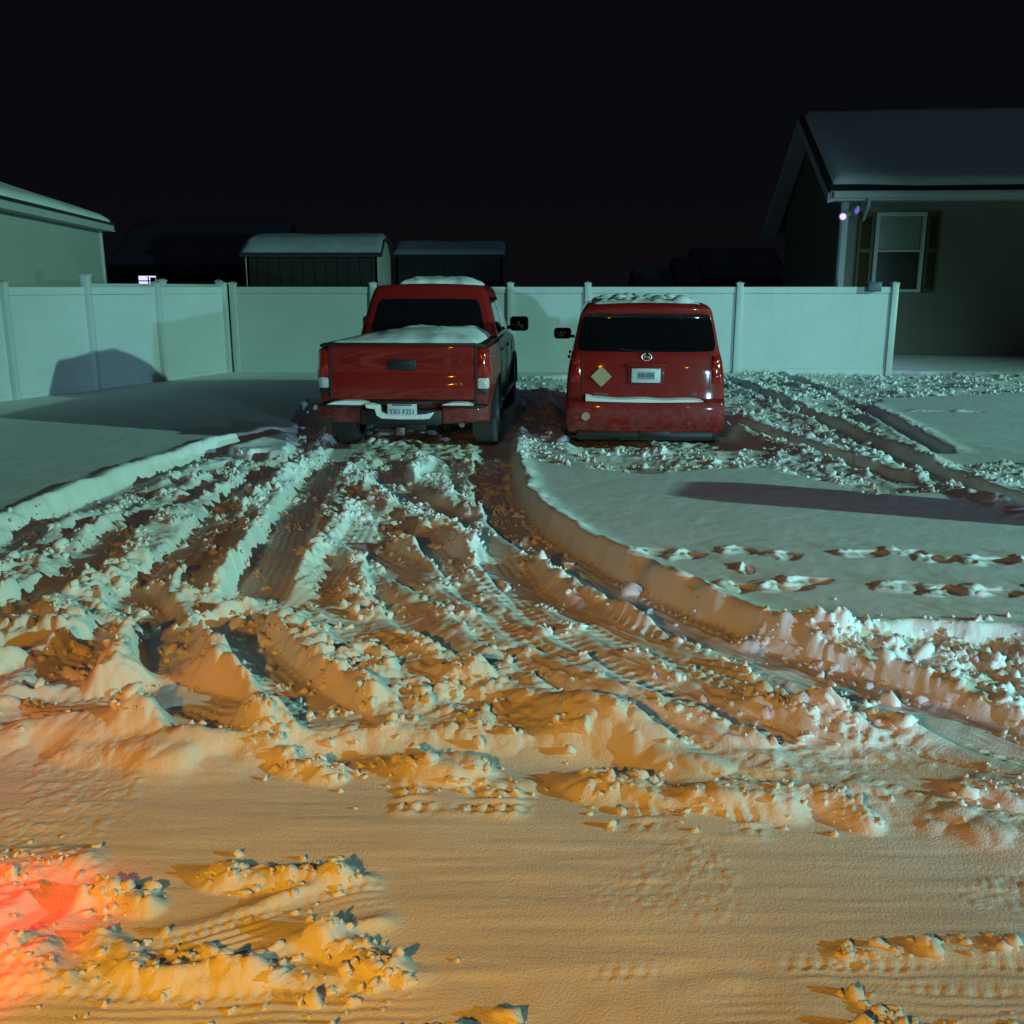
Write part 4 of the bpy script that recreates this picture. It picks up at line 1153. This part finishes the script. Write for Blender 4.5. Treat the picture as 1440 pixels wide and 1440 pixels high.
# hatch gaps
hg = MB()
def vline(x0, z0, x1, z1, wd=.008, n=10):
    for k in range(n):
        xa = x0 + (x1 - x0) * (k + .5) / n; za = z0 + (z1 - z0) * (k + .5) / n
        yy = surf_y(bx_, xa, za)
        hg.box((xa, yy, za), (abs(x1 - x0) / n + wd, .006, abs(z1 - z0) / n + wd * .5), 0)
vline(-.70, .64, -.70, 1.12); vline(.70, .64, .70, 1.12); vline(-.70, .618, .70, .618, n=24)
hg.build("hatch_gap", M['black'], xb)
patch("spoiler_brake_light", bx_, 'rear', [(-.16, 1.590), (.16, 1.590), (.16, 1.612), (-.16, 1.612)], M['lens_red'], xb, .006, 6, .02)
for s in (1, -1):
    tl = patch("tail_light", bx_, 'rear', [(s * .725, .78), (s * .848, .80), (s * .815, 1.10), (s * .722, 1.10)], M['lens_red'], xb, .012, 12, .08, .016)
    patch("inner_lamp", bx_, 'rear', [(s * .735, .995), (s * .83, .995), (s * .815, 1.085), (s * .735, 1.085)], M['lens_clear'] if False else M['lens_red'], tl, .030, 8, .10, .012)
    patch("turn_lens", bx_, 'rear', [(s * .745, .845), (s * .838, .845), (s * .835, .90), (s * .742, .90)], M['lens_amber'] if False else M['lens_red'], tl, .026, 8, .10, .008)
    patch("bumper_reflector", bx_, 'rear', [(s * .73, .40), (s * .80, .40), (s * .80, .43), (s * .73, .43)], M['lens_red'], xb, .006, 5, .05)
    sdn = 'right' if s > 0 else 'left'
    patch("side_window", bx_, sdn, [(.30, 1.16), (1.02, 1.16), (1.02, 1.53), (.36, 1.53)], M['glass'], xb, .005, 12, .06)
    patch("side_window", bx_, sdn, [(1.08, 1.16), (1.98, 1.16), (1.98, 1.53), (1.08, 1.53)], M['glass'], xb, .005, 12, .06)
    patch("side_window", bx_, sdn, [(2.04, 1.16), (3.05, 1.16), (2.78, 1.53), (2.04, 1.53)], M['glass'], xb, .005, 12, .06)
    for yy in (1.25, 2.15): MB().box((s * .868, yy, 1.0), (.03, .18, .035), .010).build("door_handle", M['paint'], xb, True)
    mm = rbox(-.12, .12, -.06, .06, -.075, .075, .045, 4, 2, 3, lambda a, b_, c_: (a, b_ + a * a * 1.5, c_))
    mo = body_obj("mirror", mm, M['black'], xb); mo.location = (s * .985, 2.86, 1.205)
    MB().box((-s * .10, .0, -.04), (.14, .05, .04), .01).build("mirror_arm", M['black'], mo, True)
    MB().box((0, -.063, 0), (.18, .006, .10), .02).build("mirror_glass", M['glass'], mo, True)
    for yy in (.80, 3.40): wheel(xb, s * .775, yy, .325, .205, s)
    patch("headlight", bx_, 'front', [(s * .50, .72), (s * .76, .72), (s * .74, .86), (s * .50, .86)], M['lens_clear'], xb, .01, 8, .08)
patch("windscreen", bx_, 'top', [(-.68, 2.86), (.68, 2.86), (.72, 3.34), (-.72, 3.34)], M['glass'], xb, .006, 14, .04)
patch("grille", bx_, 'front', [(-.40, .50), (.40, .50), (.42, .66), (-.42, .66)], M['black'], xb, .01, 8, .05)
# number plate with frame
yp = surf_y(bx_, 0, .88)
MB().box((0, yp - .006, .885), (.40, .02, .20), .015).build("plate_recess", M['paint_dirty'], xb, True)
pl = MB().box((0, yp - .021, .880), (.315, .006, .155), .004).build("licence_plate", M['plate'], xb, True)
MB().box((0, yp - .0255, .880), (.19, .003, .085), 0).build("plate_field", mat('plate_field', (.30, .37, .40), .5, var=.3, vscale=40), pl)
text_mesh("plate_number", "698 ED4", .066, M['plate_ink'], pl, (0, yp - .0285, .880), sx=.72)
for s in (1, -1): MB().box((s * .125, yp - .0255, .95), (.02, .003, .006), 0).build("plate_sticker", M['plate_ink'], pl)
# garnish over the plate, emblem, badges, stickers
yg = surf_y(bx_, 0, 1.0)
MB().box((0, yg - .012, .995), (.46, .03, .030), .008).build("plate_garnish", M['paint'], xb, True)
ye = surf_y(bx_, 0, 1.085)
emb = MB()
for k in range(28):
    t0 = 2 * math.pi * k / 28
    emb.box((math.cos(t0) * .055, ye - .010, 1.082 + math.sin(t0) * .038), (.012, .012, .014), .002, Euler((0, -t0, 0)))
emb.box((0, ye - .010, 1.082), (.075, .010, .010), .002).box((-.018, ye - .010, 1.092), (.04, .008, .008), .002).box((.018, ye - .010, 1.072), (.04, .008, .008), .002)
emb.build("emblem", M['chrome'], xb, True)
text_mesh("name_badge", "SCION", .045, M['chrome'], xb, (-.49, surf_y(bx_, -.49, .665) - .008, .668), sx=1.15)
text_mesh("model_badge", "xB", .055, M['chrome'], xb, (.53, surf_y(bx_, .53, .68) - .008, .682), sx=1.1)
ys_ = surf_y(bx_, -.49, .86)
st = MB().prism([(-.49 - .115, .865), (-.49, .75), (-.49 + .115, .865), (-.49, .98)], ys_ - .010, ys_ - .004).build("diamond_sticker", M['sticker'], xb)
yc = surf_y(bx_, -.655, .43)
MB().cyl((-.655, yc + .01, .43), (-.655, yc - .012, .43), .050, .046, 24).build("round_sticker", mat('round_sticker', (.50, .30, .24), .4, var=.3, vscale=40, coat=.5), xb, True)
# snow on the bumper ledge and roof, black lower valance, exhaust
V = [];
pts = []
nn = 30
top_ = []; bot_ = []
for k in range(nn + 1):
    s = k / nn; X = -.66 + 1.30 * s
    zt = .640 + .030 * math.exp(-((s - .01) / .03) ** 2) - .012 * s + .006 * math.sin(s * 17) - .02 * math.exp(-((s - 1) / .03) ** 2)
    top_.append((X, zt)); bot_.append((X, .600 - .008 * math.sin(s * 3.1)))
F = []
for k in range(nn + 1):
    yb_ = surf_y(bx_, top_[k][0], .70); yf_ = surf_y(bx_, top_[k][0], .56)
    V += [(top_[k][0], yb_ + .02, top_[k][1] + .006), (top_[k][0], yb_ - .02, top_[k][1] + .006), (top_[k][0], yf_ - .004, top_[k][1] - .012), (top_[k][0], yf_ - .012, bot_[k][1]), (top_[k][0], yb_ + .02, bot_[k][1] - .004)]
for k in range(nn):
    for j in range(5):
        a = k * 5 + j; b2 = k * 5 + (j + 1) % 5
        F.append((a, b2, b2 + 5, a + 5))
F += [(0, 1, 2, 3, 4), tuple(nn * 5 + j for j in (4, 3, 2, 1, 0))]
MB().add(V, F).build("bumper_snow", M['snowcap'], xb, True)
snowpad("roof_snow", bx_, (-.60, .58, .20, 2.45), .025, M['snowcap'], xb, 60, 15, .075, .08)
MB().box((0, .10, .215), (1.52, .20, .11), .04).box((.12, -.005, .235), (.34, .02, .07), .01).build("valance", M['black'], xb, True)
MB().cyl((.50, .02, .20), (.50, .30, .21), .028, .028, 14).build("exhaust_pipe", M['chrome'], xb, True)
MB().box((0, 2.1, .25), (1.1, 3.6, .10), .03).build("underbody", M['black'], xb, True)
MB().cyl((0, -.0 + surf_y(bx_, .10, 1.12) - .03, 1.125), (.02, surf_y(bx_, .1, 1.12) + .02, 1.125), .02, .03, 12).build("wiper_hub", M['black'], xb, True)
wz = MB(); pa = Vector((.02, surf_y(bx_, .02, 1.13) - .022, 1.135)); pb = Vector((-.30, surf_y(bx_, -.30, 1.17) - .014, 1.165))
wz.cyl(pa[:], pb[:], .010, .006, 8); wz.build("wiper", M['black'], xb, True)

# ------------------------------------------------------------------ unseen stand-in bin right of the view, added to cast the long shadow
tipx, tipy = at(922, 683)
A_ = Vector((34, -6, 8.2)); tp_ = Vector((tipx, tipy, 0)); dd = (A_ - tp_)
hb = 1.10; t_ = hb / dd.z
bx_c = tp_ + dd * t_
bn = empty("shadow_bin", (bx_c.x, bx_c.y, -.05), math.atan2(dd.y, dd.x) + R(90))
tag(bn, "unseen green wheeled bin added right of the view to cast the long shadow", "bin")
V = []
for (zz, sx_, sy_) in ((.02, .27, .26), (.98, .37, .36)):
    V += [(-sx_, -sy_, zz), (sx_, -sy_, zz), (sx_, sy_, zz), (-sx_, sy_, zz)]
MB().add(V, [(3, 2, 1, 0), (4, 5, 6, 7), (0, 1, 5, 4), (1, 2, 6, 5), (2, 3, 7, 6), (3, 0, 4, 7)]).build("bin_body", M['bin'], bn)
body_obj("lid", rbox(-.39, .39, -.38, .38, .985, 1.14, .07, 4, 4, 2, lambda a, b_, c_: (a * (1 - .25 * max(0, c_ - 1.0) / .14), b_, c_ + .03 * (1 - (b_ / .35) ** 2))), M['bin'], bn)
for s in (1, -1): MB().cyl((s * .20, .26, .10), (s * .27, .26, .10), .10, .10, 20).build("wheel", M['rubber'], bn, True)
MB().cyl((-.22, .38, .97), (.22, .38, .97), .016).build("handle", M['bin'], bn, True)
